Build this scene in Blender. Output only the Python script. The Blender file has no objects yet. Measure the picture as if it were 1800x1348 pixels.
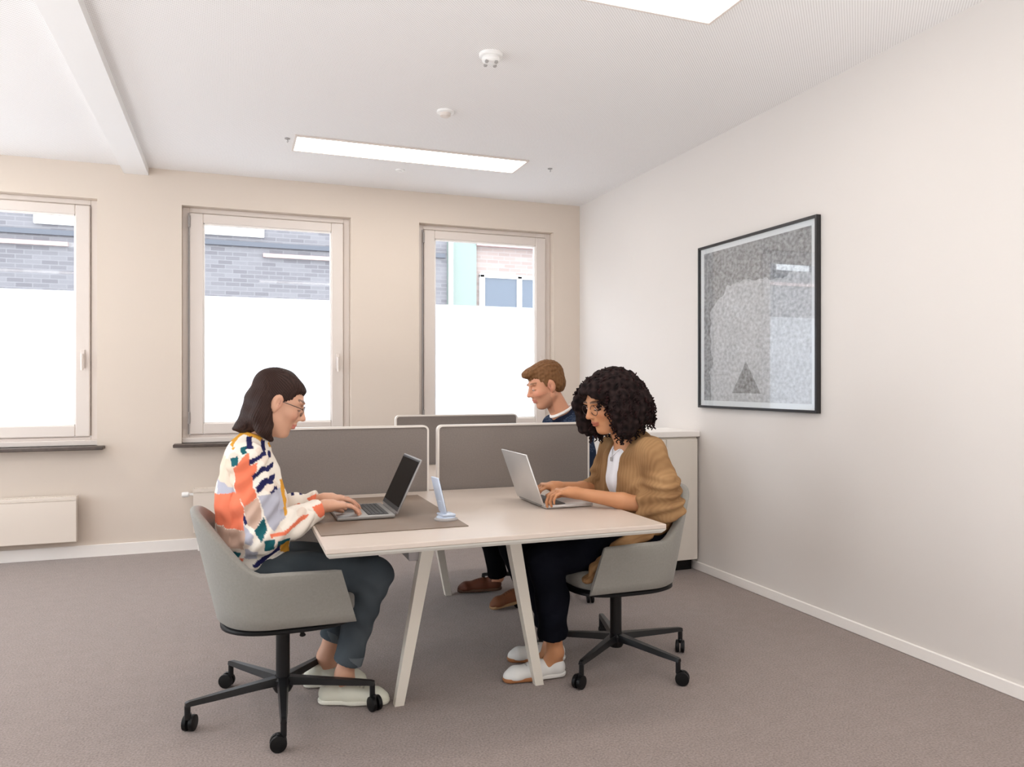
import bpy, bmesh, math, random
import numpy as np
from mathutils import Vector, Matrix
random.seed(4)
S = bpy.context.scene
C = S.collection

# ------------------------------------------------------------------ camera
cam_d = bpy.data.cameras.new('camera'); cam = bpy.data.objects.new('camera', cam_d); C.objects.link(cam)
cam.location = (0, 0, 1.3); cam.rotation_euler = (math.radians(90), 0, math.radians(-20.263))
cam_d.sensor_width = 36; cam_d.lens = 36 * 1330 / 1800; cam_d.clip_start = 0.05; cam_d.clip_end = 200
cam_d.shift_y = -0.0005
S.camera = cam
# ------------------------------------------------------------------ world and exposure
W = bpy.data.worlds.new('World'); S.world = W; W.use_nodes = True
nt = W.node_tree; bg = nt.nodes['Background']
bg.inputs[0].default_value = (0.90, 0.95, 1.0, 1); bg.inputs[1].default_value = 6.5
S.view_settings.view_transform = 'Standard'; S.view_settings.look = 'None'
S.view_settings.exposure = 0.10; S.view_settings.gamma = 1.0; S.view_settings.use_curve_mapping = False
S.cycles.use_denoising = True
S.cycles.max_bounces = 10; S.cycles.diffuse_bounces = 6; S.cycles.transparent_max_bounces = 12
S.cycles.sample_clamp_indirect = 8
UP = 155.0
LAMP = 10.0            # ceiling light emission
LAMP_COL = (1.0, 0.955, 0.90)
# added soft fill aimed up to brighten the ceiling, no lamps of the room (one behind the camera, one in the left bay)
for nm, loc, sz, pw, tilt in (('fill_light_behind_camera', (1.0, -0.9, .25), 2.6, UP, 0.0), ('fill_light_left_bay', (-2.9, 3.6, .25), 2.2, UP * .42, 0.0)):
    ld = bpy.data.lights.new(nm, 'AREA'); ld.shape = 'SQUARE'; ld.size = sz; ld.spread = math.radians(180); ld.energy = pw; ld.color = (0.96, 0.985, 1.0)
    lo = bpy.data.objects.new(nm, ld); C.objects.link(lo); lo.location = loc; lo.rotation_euler = (math.pi, -tilt, 0)

# ------------------------------------------------------------------ materials
def mat(name, col, rough=0.6, metal=0.0, spec=0.5, noise=None, bump=None, coat=0.0, sheen=0.0):
    """noise=(scale, amount) varies the base colour, bump=(scale, strength)"""
    m = bpy.data.materials.new(name); m.use_nodes = True
    n = m.node_tree; p = n.nodes['Principled BSDF']
    p.inputs['Base Color'].default_value = (*col, 1); p.inputs['Roughness'].default_value = rough
    p.inputs['Metallic'].default_value = metal; p.inputs['Specular IOR Level'].default_value = spec
    p.inputs['Coat Weight'].default_value = coat; p.inputs['Sheen Weight'].default_value = sheen
    tc = n.nodes.new('ShaderNodeTexCoord')
    if noise:
        t = n.nodes.new('ShaderNodeTexNoise'); t.inputs['Scale'].default_value = noise[0]; t.inputs['Detail'].default_value = 3
        n.links.new(tc.outputs['Object'], t.inputs['Vector'])
        r = n.nodes.new('ShaderNodeValToRGB'); a = noise[1]
        r.color_ramp.elements[0].position = 0.3; r.color_ramp.elements[1].position = 0.7
        r.color_ramp.elements[0].color = (*[c * (1 - a) for c in col], 1)
        r.color_ramp.elements[1].color = (*[min(1, c * (1 + a)) for c in col], 1)
        n.links.new(t.outputs['Fac'], r.inputs['Fac']); n.links.new(r.outputs['Color'], p.inputs['Base Color'])
    if bump:
        t = n.nodes.new('ShaderNodeTexNoise'); t.inputs['Scale'].default_value = bump[0]; t.inputs['Detail'].default_value = 2
        n.links.new(tc.outputs['Object'], t.inputs['Vector'])
        b = n.nodes.new('ShaderNodeBump'); b.inputs['Strength'].default_value = bump[1]; b.inputs['Distance'].default_value = 0.002
        n.links.new(t.outputs['Fac'], b.inputs['Height']); n.links.new(b.outputs['Normal'], p.inputs['Normal'])
    return m

def mat_attr(name, rough=0.6, spec=0.4, bump=None, sss=0.0, sheen=0.0):
    m = mat(name, (1, 1, 1), rough, spec=spec, bump=bump, sheen=sheen); n = m.node_tree
    a = n.nodes.new('ShaderNodeVertexColor'); a.layer_name = 'Col'
    n.links.new(a.outputs['Color'], n.nodes['Principled BSDF'].inputs['Base Color'])
    if sss:
        p = n.nodes['Principled BSDF']; p.inputs['Subsurface Weight'].default_value = sss
        p.inputs['Subsurface Radius'].default_value = (0.012, 0.005, 0.003); p.inputs['Subsurface Scale'].default_value = 1.0
    return m

M = {}
M['wall_back'] = mat('wall_paint_back', (0.67, 0.585, 0.505), 0.9, noise=(0.8, 0.015), bump=(180, 0.08))
M['wall_right'] = mat('wall_paint_right', (0.68, 0.638, 0.602), 0.9, noise=(0.8, 0.015), bump=(180, 0.08))
M['white_trim'] = mat('white_trim_paint', (0.84, 0.80, 0.76), 0.5)
M['frame_white'] = mat('window_frame_white', (0.70, 0.63, 0.58), 0.4)
M['ledge'] = mat('dark_brown_ledge', (0.075, 0.055, 0.045), 0.45, noise=(30, 0.2))
M['beam'] = mat('beam_white', (0.82, 0.81, 0.80), 0.8)
M['rad'] = mat('radiator_enamel', (0.74, 0.66, 0.58), 0.35)
M['chrome'] = mat('chrome', (0.7, 0.7, 0.7), 0.2, metal=1)
M['table_top'] = mat('table_top_laminate', (0.57, 0.485, 0.42), 0.33, noise=(3, 0.02), spec=0.45)
M['table_edge'] = mat('table_edge_band', (0.66, 0.65, 0.60), 0.5)
M['leg_white'] = mat('powder_coated_leg', (0.72, 0.68, 0.60), 0.45)
M['beam_grey'] = mat('under_table_beam', (0.36, 0.33, 0.33), 0.5)
M['panel_fabric'] = mat('grey_felt_panel', (0.205, 0.176, 0.158), 0.95, noise=(140, 0.06), bump=(400, 0.3), sheen=0.2)
M['panel_frame'] = mat('panel_frame_light', (0.70, 0.65, 0.60), 0.4)
M['mat_pad'] = mat('taupe_desk_pad', (0.20, 0.145, 0.108), 0.6, noise=(14, 0.04))
M['shell'] = mat('chair_shell_sage', (0.25, 0.240, 0.215), 0.85, noise=(120, 0.05), bump=(500, 0.25), sheen=0.15)
M['black'] = mat('black_plastic', (0.005, 0.005, 0.0055), 0.45, spec=0.25)
M['black_metal'] = mat('black_metal', (0.006, 0.006, 0.007), 0.38, spec=0.4)
M['alu'] = mat('laptop_aluminium', (0.62, 0.61, 0.60), 0.35, metal=0.6)
M['laptop_grey'] = mat('laptop_dark_grey', (0.30, 0.29, 0.28), 0.4, metal=0.5)
M['key'] = mat('laptop_keys', (0.03, 0.03, 0.032), 0.5)
M['key_grey'] = mat('laptop_keys_grey', (0.10, 0.10, 0.10), 0.5)
M['screen'] = mat('black_screen', (0.001, 0.001, 0.001), 0.2, spec=0.05)
M['white_plastic'] = mat('white_plastic', (0.85, 0.84, 0.82), 0.4)
M['blue_white'] = mat('pale_blue_plastic', (0.55, 0.63, 0.76), 0.3)
M['grey_plastic'] = mat('grey_plastic', (0.35, 0.33, 0.32), 0.5)
M['cab'] = mat('cabinet_front', (0.74, 0.69, 0.62), 0.5)
M['pic_frame'] = mat('black_picture_frame', (0.012, 0.011, 0.012), 0.35)
M['pic_mount'] = mat('white_mount_board', (0.80, 0.81, 0.80), 0.9)
M['skin'] = mat_attr('skin', 0.5, 0.35, sss=0.06)
M['cloth'] = mat_attr('printed_cotton', 0.9, 0.06, bump=(350, 0.15))
M['hair'] = mat_attr('hair', 0.5, 0.12)
M['curly'] = mat_attr('curly_hair', 0.7, 0.06)
M['shoe'] = mat_attr('shoe', 0.55, 0.3)
M['glasses'] = mat('spectacle_frame', (0.05, 0.03, 0.025), 0.3)
M['eye'] = mat_attr('eye', 0.15, 0.5)
M['asphalt'] = mat('street_asphalt', (0.42, 0.42, 0.43), 0.9, noise=(3, 0.15))

def emis(name, col, s):
    m = bpy.data.materials.new(name); m.use_nodes = True; n = m.node_tree; n.nodes.clear()
    e = n.nodes.new('ShaderNodeEmission'); e.inputs[0].default_value = (*col, 1); e.inputs[1].default_value = s
    o = n.nodes.new('ShaderNodeOutputMaterial'); n.links.new(e.outputs[0], o.inputs[0]); return m
M['lamp'] = emis('led_diffuser', LAMP_COL, LAMP)

def glass_clear(name='clear_glass', ior=1.42):
    m = bpy.data.materials.new(name); m.use_nodes = True; n = m.node_tree; n.nodes.clear()
    t = n.nodes.new('ShaderNodeBsdfTransparent'); t.inputs[0].default_value = (0.97, 0.98, 0.99, 1)
    g = n.nodes.new('ShaderNodeBsdfGlossy'); g.inputs['Roughness'].default_value = 0.01
    f = n.nodes.new('ShaderNodeFresnel'); f.inputs['IOR'].default_value = ior
    x = n.nodes.new('ShaderNodeMixShader'); o = n.nodes.new('ShaderNodeOutputMaterial')
    ge = n.nodes.new('ShaderNodeNewGeometry'); ml = n.nodes.new('ShaderNodeMath'); ml.operation = 'MULTIPLY'
    iv = n.nodes.new('ShaderNodeMath'); iv.operation = 'SUBTRACT'; iv.inputs[0].default_value = 1.0
    n.links.new(ge.outputs['Backfacing'], iv.inputs[1]); n.links.new(f.outputs[0], ml.inputs[0]); n.links.new(iv.outputs[0], ml.inputs[1])
    n.links.new(ml.outputs[0], x.inputs[0]); n.links.new(t.outputs[0], x.inputs[1]); n.links.new(g.outputs[0], x.inputs[2])
    n.links.new(x.outputs[0], o.inputs[0]); return m
M['glass'] = glass_clear()
M['picture_glass'] = glass_clear('picture_glass', 2.25)
def frosted():
    m = bpy.data.materials.new('frosted_film'); m.use_nodes = True; n = m.node_tree; n.nodes.clear()
    t = n.nodes.new('ShaderNodeBsdfTranslucent'); t.inputs[0].default_value = (0.93, 0.96, 1.0, 1)
    d = n.nodes.new('ShaderNodeBsdfDiffuse'); d.inputs[0].default_value = (0.85, 0.88, 0.9, 1)
    x = n.nodes.new('ShaderNodeMixShader'); x.inputs[0].default_value = 0.22; o = n.nodes.new('ShaderNodeOutputMaterial')
    n.links.new(t.outputs[0], x.inputs[1]); n.links.new(d.outputs[0], x.inputs[2]); n.links.new(x.outputs[0], o.inputs[0]); return m
M['frost'] = frosted()

def mat_carpet():
    m = mat('carpet', (0.3, 0.25, 0.225), 0.97, spec=0.1, sheen=0.25); n = m.node_tree; p = n.nodes['Principled BSDF']
    tc = n.nodes.new('ShaderNodeTexCoord')
    a = n.nodes.new('ShaderNodeTexNoise'); a.inputs['Scale'].default_value = 130; a.inputs['Detail'].default_value = 3
    b = n.nodes.new('ShaderNodeTexNoise'); b.inputs['Scale'].default_value = 14; b.inputs['Detail'].default_value = 2
    for t in (a, b): n.links.new(tc.outputs['Object'], t.inputs['Vector'])
    mx = n.nodes.new('ShaderNodeMath'); mx.operation = 'MULTIPLY_ADD'; mx.inputs[1].default_value = 0.86
    sc = n.nodes.new('ShaderNodeMath'); sc.operation = 'MULTIPLY'; sc.inputs[1].default_value = 0.14
    n.links.new(b.outputs['Fac'], sc.inputs[0]); n.links.new(a.outputs['Fac'], mx.inputs[0]); n.links.new(sc.outputs[0], mx.inputs[2])
    r = n.nodes.new('ShaderNodeValToRGB'); r.color_ramp.elements[0].position = 0.33; r.color_ramp.elements[1].position = 0.67
    r.color_ramp.elements[0].color = (0.176, 0.138, 0.122, 1); r.color_ramp.elements[1].color = (0.312, 0.247, 0.222, 1)
    n.links.new(mx.outputs[0], r.inputs[0]); n.links.new(r.outputs[0], p.inputs['Base Color'])
    bp = n.nodes.new('ShaderNodeBump'); bp.inputs['Strength'].default_value = 0.5; bp.inputs['Distance'].default_value = 0.004
    n.links.new(a.outputs['Fac'], bp.inputs['Height']); n.links.new(bp.outputs[0], p.inputs['Normal'])
    return m
M['carpet'] = mat_carpet()

def mat_ceiling():
    """white acoustic board with a fine grid of small round perforations"""
    m = mat('perforated_ceiling', (0.8, 0.79, 0.78), 0.9); n = m.node_tree; p = n.nodes['Principled BSDF']
    tc = n.nodes.new('ShaderNodeTexCoord'); sp = n.nodes.new('ShaderNodeSeparateXYZ'); n.links.new(tc.outputs['Object'], sp.inputs[0])
    def math_(op, a, b=None):
        q = n.nodes.new('ShaderNodeMath'); q.operation = op
        for i, v in enumerate((a, b)):
            if v is None: continue
            if isinstance(v, (int, float)): q.inputs[i].default_value = v
            else: n.links.new(v, q.inputs[i])
        return q.outputs[0]
    k = 2 * math.pi / 0.0155
    sx = math_('SINE', math_('MULTIPLY', sp.outputs[0], k)); sy = math_('SINE', math_('MULTIPLY', sp.outputs[1], k))
    pr = math_('MULTIPLY', sx, sy)
    hole = math_('GREATER_THAN', pr, 0.45)
    mix = n.nodes.new('ShaderNodeMix'); mix.data_type = 'RGBA'
    n.links.new(hole, mix.inputs[0]); mix.inputs[6].default_value = (0.86, 0.845, 0.835, 1); mix.inputs[7].default_value = (0.58, 0.555, 0.54, 1)
    n.links.new(mix.outputs[2], p.inputs['Base Color']); return m
M['ceiling'] = mat_ceiling()

def mat_brick(name, c1, c2, mortar, scale=1.0):
    m = mat(name, c1, 0.9); n = m.node_tree; p = n.nodes['Principled BSDF']
    tc = n.nodes.new('ShaderNodeTexCoord'); mp = n.nodes.new('ShaderNodeMapping'); mp.inputs['Rotation'].default_value = (math.radians(90), 0, 0)
    n.links.new(tc.outputs['Object'], mp.inputs[0])
    b = n.nodes.new('ShaderNodeTexBrick'); b.inputs['Scale'].default_value = 1
    b.inputs['Brick Width'].default_value = 0.24; b.inputs['Row Height'].default_value = 0.075; b.inputs['Mortar Size'].default_value = 0.007
    b.inputs['Color1'].default_value = (*c1, 1); b.inputs['Color2'].default_value = (*c2, 1); b.inputs['Mortar'].default_value = (*mortar, 1)
    n.links.new(mp.outputs[0], b.inputs['Vector']); n.links.new(b.outputs['Color'], p.inputs['Base Color']); return m
M['brick_a'] = mat_brick('lavender_grey_brick', (0.098, 0.092, 0.100), (0.140, 0.134, 0.142), (0.155, 0.150, 0.156))
M['brick_b'] = mat_brick('pale_beige_brick', (0.20, 0.155, 0.14), (0.25, 0.20, 0.18), (0.24, 0.21, 0.20))
M['teal_panel'] = mat('teal_cladding', (0.15, 0.185, 0.165), 0.6)
M['bluegrey'] = mat('blue_grey_band', (0.07, 0.085, 0.10), 0.6)
M['ext_white'] = mat('exterior_white', (0.85, 0.85, 0.85), 0.6)
M['ext_pink'] = mat('exterior_pink_ledge', (0.35, 0.24, 0.23), 0.6)
M['ext_dark'] = mat('exterior_grey_ledge', (0.06, 0.065, 0.08), 0.6)
M['ext_glass'] = mat('exterior_window_glass', (0.06, 0.075, 0.10), 0.15)

def mat_art():
    """flat print: speckled grey ground, lighter arched field, small dark triangle at the foot"""
    m = mat('stippled_print', (0.5, 0.5, 0.5), 0.85); n = m.node_tree; p = n.nodes['Principled BSDF']
    tc = n.nodes.new('ShaderNodeTexCoord'); sp = n.nodes.new('ShaderNodeSeparateXYZ'); n.links.new(tc.outputs['Object'], sp.inputs[0])
    def mt(op, a, b=None):
        q = n.nodes.new('ShaderNodeMath'); q.operation = op
        for i, v in enumerate((a, b)):
            if v is None: continue
            if isinstance(v, (int, float)): q.inputs[i].default_value = v
            else: n.links.new(v, q.inputs[i])
        return q.outputs[0]
    u, v = sp.outputs[1], sp.outputs[2]        # u: world y, v: height, centre of the print = 0
    br = n.nodes.new('ShaderNodeTexNoise'); br.inputs['Scale'].default_value = 48; br.inputs['Detail'].default_value = 2
    mp = n.nodes.new('ShaderNodeMapping'); mp.inputs['Scale'].default_value = (1, 0.8, 1); n.links.new(tc.outputs['Object'], mp.inputs[0]); n.links.new(mp.outputs[0], br.inputs['Vector'])
    big = n.nodes.new('ShaderNodeTexNoise'); big.inputs['Scale'].default_value = 7; n.links.new(tc.outputs['Object'], big.inputs['Vector'])
    # lighter field with an uneven upper edge; dark triangle with its foot on the lower margin
    wob = mt('MULTIPLY', mt('SUBTRACT', big.outputs['Fac'], 0.5), 0.16)
    f1 = mt('LESS_THAN', mt('ADD', mt('ADD', v, wob), mt('MULTIPLY', mt('MAXIMUM', mt('SUBTRACT', u, 0.25), 0.0), 0.9)), 0.255); f2 = mt('LESS_THAN', mt('ADD', u, wob), 0.43); field = mt('MULTIPLY', f1, f2)
    tri_h = mt('SUBTRACT', v, -0.445); ut = mt('ABSOLUTE', mt('SUBTRACT', u, 0.062))
    t1 = mt('LESS_THAN', ut, mt('MULTIPLY', mt('SUBTRACT', 0.20, tri_h), 0.70)); t2 = mt('GREATER_THAN', tri_h, 0.0); tri = mt('MULTIPLY', t1, t2)
    base = mt('ADD', mt('MULTIPLY', field, 0.22), 0.31)
    base = mt('SUBTRACT', base, mt('MULTIPLY', tri, 0.27))
    g = mt('ADD', base, mt('MULTIPLY', mt('SUBTRACT', br.outputs['Fac'], 0.5), 0.62))
    g = mt('ADD', g, mt('MULTIPLY', mt('SUBTRACT', big.outputs['Fac'], 0.5), 0.12))
    cb = n.nodes.new('ShaderNodeCombineColor')
    cl = mt('MINIMUM', mt('MAXIMUM', g, 0.05), 0.75)
    for i in range(3): n.links.new(cl, cb.inputs[i])
    n.links.new(cb.outputs[0], p.inputs['Base Color']); return m
M['art'] = mat_art()

# ------------------------------------------------------------------ mesh helpers
class MB:
    """collects closed shapes, then links them as ONE mesh object"""
    def __init__(s): s.v = []; s.f = []
    def add(s, v, f):
        o = len(s.v); s.v += [tuple(p) for p in v]; s.f += [tuple(i + o for i in q) for q in f]; return s
    def box(s, lo, hi, bev=0.0, seg=1, rot=None, at=None):
        lo = Vector(lo); hi = Vector(hi); b = bmesh.new(); bmesh.ops.create_cube(b, size=1)
        d = hi - lo; c = (hi + lo) / 2
        for v in b.verts: v.co = Vector((v.co.x * d.x, v.co.y * d.y, v.co.z * d.z))
        if bev > 0: bmesh.ops.bevel(b, geom=list(b.edges), offset=bev, segments=seg, profile=0.5, affect='EDGES')
        b.verts.ensure_lookup_table()
        vs = [v.co.copy() for v in b.verts]
        if rot is not None: vs = [rot @ v for v in vs]
        vs = [v + c for v in vs]; s.add(vs, [[v.index for v in f.verts] for f in b.faces]); b.free(); return s
    def tube(s, pts, rad, seg=12, flat=None, cap=True, up=(0, 0, 1)):
        """sweep: rad number or list; flat=(a,b) scales the two cross axes"""
        pts = [Vector(p) for p in pts]; n = len(pts)
        rr = rad if isinstance(rad, (list, tuple)) else [rad] * n
        vs = []; up = Vector(up)
        for i, p in enumerate(pts):
            t = (pts[min(i + 1, n - 1)] - pts[max(i - 1, 0)]).normalized()
            a = t.cross(up)
            if a.length < 1e-3: a = t.cross(Vector((1, 0, 0)))
            a.normalize(); b = a.cross(t).normalized()
            fa, fb = flat or (1, 1)
            for k in range(seg):
                th = 2 * math.pi * k / seg
                vs.append(p + a * math.cos(th) * rr[i] * fa + b * math.sin(th) * rr[i] * fb)
        fs = [(i * seg + k, i * seg + (k + 1) % seg, (i + 1) * seg + (k + 1) % seg, (i + 1) * seg + k) for i in range(n - 1) for k in range(seg)]
        if cap: fs += [tuple(range(seg))[::-1], tuple((n - 1) * seg + k for k in range(seg))]
        return s.add(vs, fs)
    def lathe(s, prof, c=(0, 0, 0), seg=24, axis='z'):
        vs = []; c = Vector(c)
        for r, h in prof:
            for k in range(seg):
                th = 2 * math.pi * k / seg; x, y = r * math.cos(th), r * math.sin(th)
                vs.append(c + Vector({'z': (x, y, h), 'y': (x, h, y), 'x': (h, x, y)}[axis]))
        n = len(prof)
        fs = [(i * seg + k, i * seg + (k + 1) % seg, (i + 1) * seg + (k + 1) % seg, (i + 1) * seg + k) for i in range(n - 1) for k in range(seg)]
        fs += [tuple(range(seg))[::-1], tuple((n - 1) * seg + k for k in range(seg))]
        return s.add(vs, fs)
    def build(s, name, m, parent=None, smooth=False, angle=35):
        me = bpy.data.meshes.new(name); me.from_pydata([tuple(p) for p in s.v], [], s.f)
        b = bmesh.new(); b.from_mesh(me); bmesh.ops.recalc_face_normals(b, faces=b.faces)
        if smooth:
            for f in b.faces: f.smooth = True
            lim = math.radians(angle)
            for e in b.edges:
                if len(e.link_faces) == 2 and e.calc_face_angle(0) > lim: e.smooth = False
        b.to_mesh(me); b.free(); me.materials.append(m)
        o = bpy.data.objects.new(name, me); C.objects.link(o); o.parent = parent; return o

def empty(name, loc=(0, 0, 0), rz=0.0, parent=None):
    o = bpy.data.objects.new(name, None); C.objects.link(o); o.location = loc; o.rotation_euler = (0, 0, rz)
    o.empty_display_size = 0.1; o.parent = parent; return o
def tag(o, label=None, cat=None, group=None, kind=None):
    for k, v in (('label', label), ('category', cat), ('group', group), ('kind', kind)):
        if v: o[k] = v
    return o
def struct(o, label=None, cat='room'):
    o['kind'] = 'structure'
    if label: o['label'] = label; o['category'] = cat
    return o
def copy_tree(o, parent=None):
    c = o.copy(); C.objects.link(c); c.parent = parent
    for ch in list(o.children): copy_tree(ch, c)
    return c

# ------------------------------------------------------------------ room
H = 2.95; XR = 3.04; YB = 6.41; XL = -5.2; YF = -4.2; TH = 0.34
struct(MB().box((XL - .3, YF - .3, -.12), (XR + .3, YB + TH, 0)).build('floor', M['carpet']), 'mottled taupe brown carpet floor under the desks', 'floor')
struct(MB().box((XL - .3, YF - .3, H), (XR + .3, YB + TH, H + .15)).build('ceiling', M['ceiling']), 'white ceiling with fine round perforations', 'ceiling')
struct(MB().box((XR, YF - .3, 0), (XR + .2, YB + TH, H)).build('wall_right', M['wall_right']), 'plain off white wall carrying the framed picture', 'wall')
LO = [(.2, 2.4), (2.8, 6.0)]  # openings added in the left wall to let in more daylight
wl = MB(); yy = YF - .3
for a, b in LO:
    wl.box((XL - .2, yy, 0), (XL, a, H)); wl.box((XL - .2, a, 0), (XL, b, .5)); wl.box((XL - .2, a, 2.72), (XL, b, H)); yy = b
wl.box((XL - .2, yy, 0), (XL, YB + TH, H))
struct(wl.build('wall_left', M['wall_right']), 'plain off white wall outside the frame on the left', 'wall')
struct(MB().box((XL, YF - .2, 0), (XR, YF, H)).build('wall_front', M['wall_right']), 'plain off white wall behind the camera', 'wall')
ZT, ZB = 2.685, 0.83
openings = [(-2.26, -0.955), (-0.372, 0.93), (1.512, 2.774)]
openings = [(-4.15, -2.85)] + openings
wb = MB(); x = XL
for a, b in openings:
    wb.box((x, YB, 0), (a, YB + TH, H)); wb.box((a, YB, 0), (b, YB + TH, ZB)); wb.box((a, YB, ZT), (b, YB + TH, H)); x = b
wb.box((x, YB, 0), (XR, YB + TH, H))
struct(wb.build('wall_back', M['wall_back']), 'warm cream wall with the window openings', 'wall')
struct(MB().box((-0.775, YF, H - .058), (-0.605, YB, H)).build('trim_1', M['beam']), 'white flat beam running along the ceiling to the window wall', 'beam')
bb = MB().box((XL, YB - .014, 0.004), (XR, YB, .088), .003); bb.box((XL, YB - .018, 0), (XR, YB, .006))
struct(bb.build('baseboard_back', M['white_trim']), 'cream baseboard below the windows', 'baseboard')
struct(MB().box((XR - .014, YF, 0), (XR, YB, .06), .004).build('baseboard_right', M['white_trim']), 'white baseboard along the right wall', 'baseboard')
struct(MB().box((XL, YF, 0), (XL + .014, YB, .06), .003).build('baseboard_left', M['white_trim']), 'white baseboard along the left wall', 'baseboard')

def window(idx, a, b, label):
    r = empty('window_%d' % idx, ((a + b) / 2, YB, ZB)); struct(r, label, 'window')
    w = (b - a) / 2; h = ZT - ZB; zt = h; y0 = .075; fw = .052; sw = .098
    f = MB()
    for (x0, x1, z0, z1) in ((-w, -w + fw, .035, zt), (w - fw, w, .035, zt), (-w + fw, w - fw, zt - .04, zt), (-w + fw, w - fw, .035, .062)):
        f.box((x0, y0, z0), (x1, y0 + .075, z1), .004)
    f.build('window_frame', M['frame_white'], r)
    s = MB(); a0, a1, b0, b1 = -w + fw + .004, w - fw - .004, .066, zt - .045
    for (x0, x1, z0, z1) in ((a0, a0 + sw, b0, b1), (a1 - sw, a1, b0, b1), (a0 + sw, a1 - sw, b1 - .075, b1), (a0 + sw, a1 - sw, b0, b0 + .085)):
        s.box((x0, y0 - .022, z0), (x1, y0 + .055, z1), .006)
    # inner glazing bead
    g0, g1, h0, h1 = a0 + sw - .006, a1 - sw + .006, b0 + .079, b1 - .069
    s.build('sash', M['frame_white'], r)
    bd = MB()
    for (x0, x1, z0, z1) in ((g0, g0 + .016, h0, h1), (g1 - .016, g1, h0, h1), (g0, g1, h1 - .016, h1), (g0, g1, h0, h0 + .016)):
        bd.box((x0, y0 - .01, z0), (x1, y0 + .03, z1), .003)
    bd.build('glazing_bead', M['white_trim'], r)
    zf = 1.995 - ZB
    MB().box((g0, y0 + .02, zf), (g1, y0 + .024, h1)).build('pane', M['glass'], r)
    p = MB().box((g0, y0 + .02, h0), (g1, y0 + .024, zf)).build('pane', M['frost'], r); p['label'] = 'frosted lower glass'
    hd = MB().box((a1 - .062, y0 - .03, .58), (a1 - .034, y0 - .02, .72), .003)
    hd.box((a1 - .056, y0 - .05, .66), (a1 - .04, y0 - .03, .69), .003)
    hd.tube([(a1 - .048, y0 - .052, .685), (a1 - .048, y0 - .054, .63), (a1 - .048, y0 - .056, .565)], [.011, .010, .009], 10)
    hd.build('handle', M['frame_white'], r, True)
    hg = MB()
    for z in (.15, zt - .16): hg.tube([(a0 - .006, y0 - .026, z), (a0 - .006, y0 - .026, z + .09)], .009, 8)
    hg.build('hinge', M['grey_plastic'], r, True)
    MB().box((a0 - .016, y0 - .012, b0), (a0 - .006, y0 + .001, b1)).build('gasket', M['grey_plastic'], r)
    MB().box((-w - .055, -.125, -.024), (w + .055, .0, .0), .004).box((-w, -.01, -.024), (w, y0 + .07, .0)).build('window_sill', M['ledge'], r)
    MB().box((-w, .03, .0), (w, y0 + .07, .04), .004).build('sill_rail', M['frame_white'], r)
    MB().box((-w, y0 + .08, 0.0), (w, TH + .04, .02), .002).build('outer_sill', M['ext_white'], r)
window(1, *openings[1], 'white casement window cut off by the left edge of the picture')
window(2, *openings[2], 'white casement window behind the woman in the patterned blouse')
window(3, *openings[3], 'white casement window behind the man, nearest the corner')
window(4, *openings[0], 'white casement window outside the frame on the left')

for i, (a, b) in enumerate(LO):  # added windows, put in only for daylight from the left
    w_ = empty('window_%d' % (i + 5), (XL - .1, (a + b) / 2, .5)); struct(w_, 'wide window added to the left wall for daylight, outside the frame, %s' % ['beside the camera', 'level with the desks'][i], 'window')
    hw = (b - a) / 2; f = MB()
    for (y0, y1, z0, z1) in ((-hw, -hw + .07, 0, 2.22), (hw - .07, hw, 0, 2.22), (-hw + .07, hw - .07, 0, .07), (-hw + .07, hw - .07, 2.15, 2.22), (-.03, .03, .07, 2.15)): f.box((-.04, y0, z0), (.04, y1, z1), .004)
    f.build('window_frame', M['frame_white'], w_)
    for y0, y1 in ((-hw + .07, -.03), (.03, hw - .07)): MB().box((-.004, y0, .07), (.0, y1, 2.15)).build('pane', M['glass'], w_)
# ------------------------------------------------------------------ ceiling fittings
def ceiling_light(x0, x1, y0, y1, label):
    t = empty('ceiling_light', ((x0 + x1) / 2, (y0 + y1) / 2, H)); tag(t, label, 'light')
    w, d = (x1 - x0) / 2, (y1 - y0) / 2; f = MB(); q = .016
    for bx in ((-w - q, -w, -d - q, d + q), (w, w + q, -d - q, d + q), (-w, w, -d - q, -d), (-w, w, d, d + q)):
        f.box((bx[0], bx[2], -.012), (bx[1], bx[3], 0), .002)
    f.build('light_frame', M['frame_white'], t)
    MB().box((-w, -d, -.009), (w, d, -.001)).build('diffuser', M['lamp'], t)
    return t
ceiling_light(.405, 2.045, 5.225, 5.54, 'long rectangular white ceiling light farther from the camera, above the desks')
ceiling_light(.405, 2.035, 2.62, 2.925, 'white ceiling light cut off by the top edge of the picture')
for i, (x, y) in enumerate([(.405, .0), (.405, -2.6), (-3.2, 5.22), (-3.2, 2.62), (-3.2, 0), (-3.2, -2.6)]):
    ceiling_light(x, x + 1.63, y, y + .31, 'rectangular ceiling light outside the frame, %s' % ['just behind the camera', 'far behind the camera', 'left bay by the windows', 'left bay level with the desks', 'left bay beside the camera', 'left bay behind the camera'][i])

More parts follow.
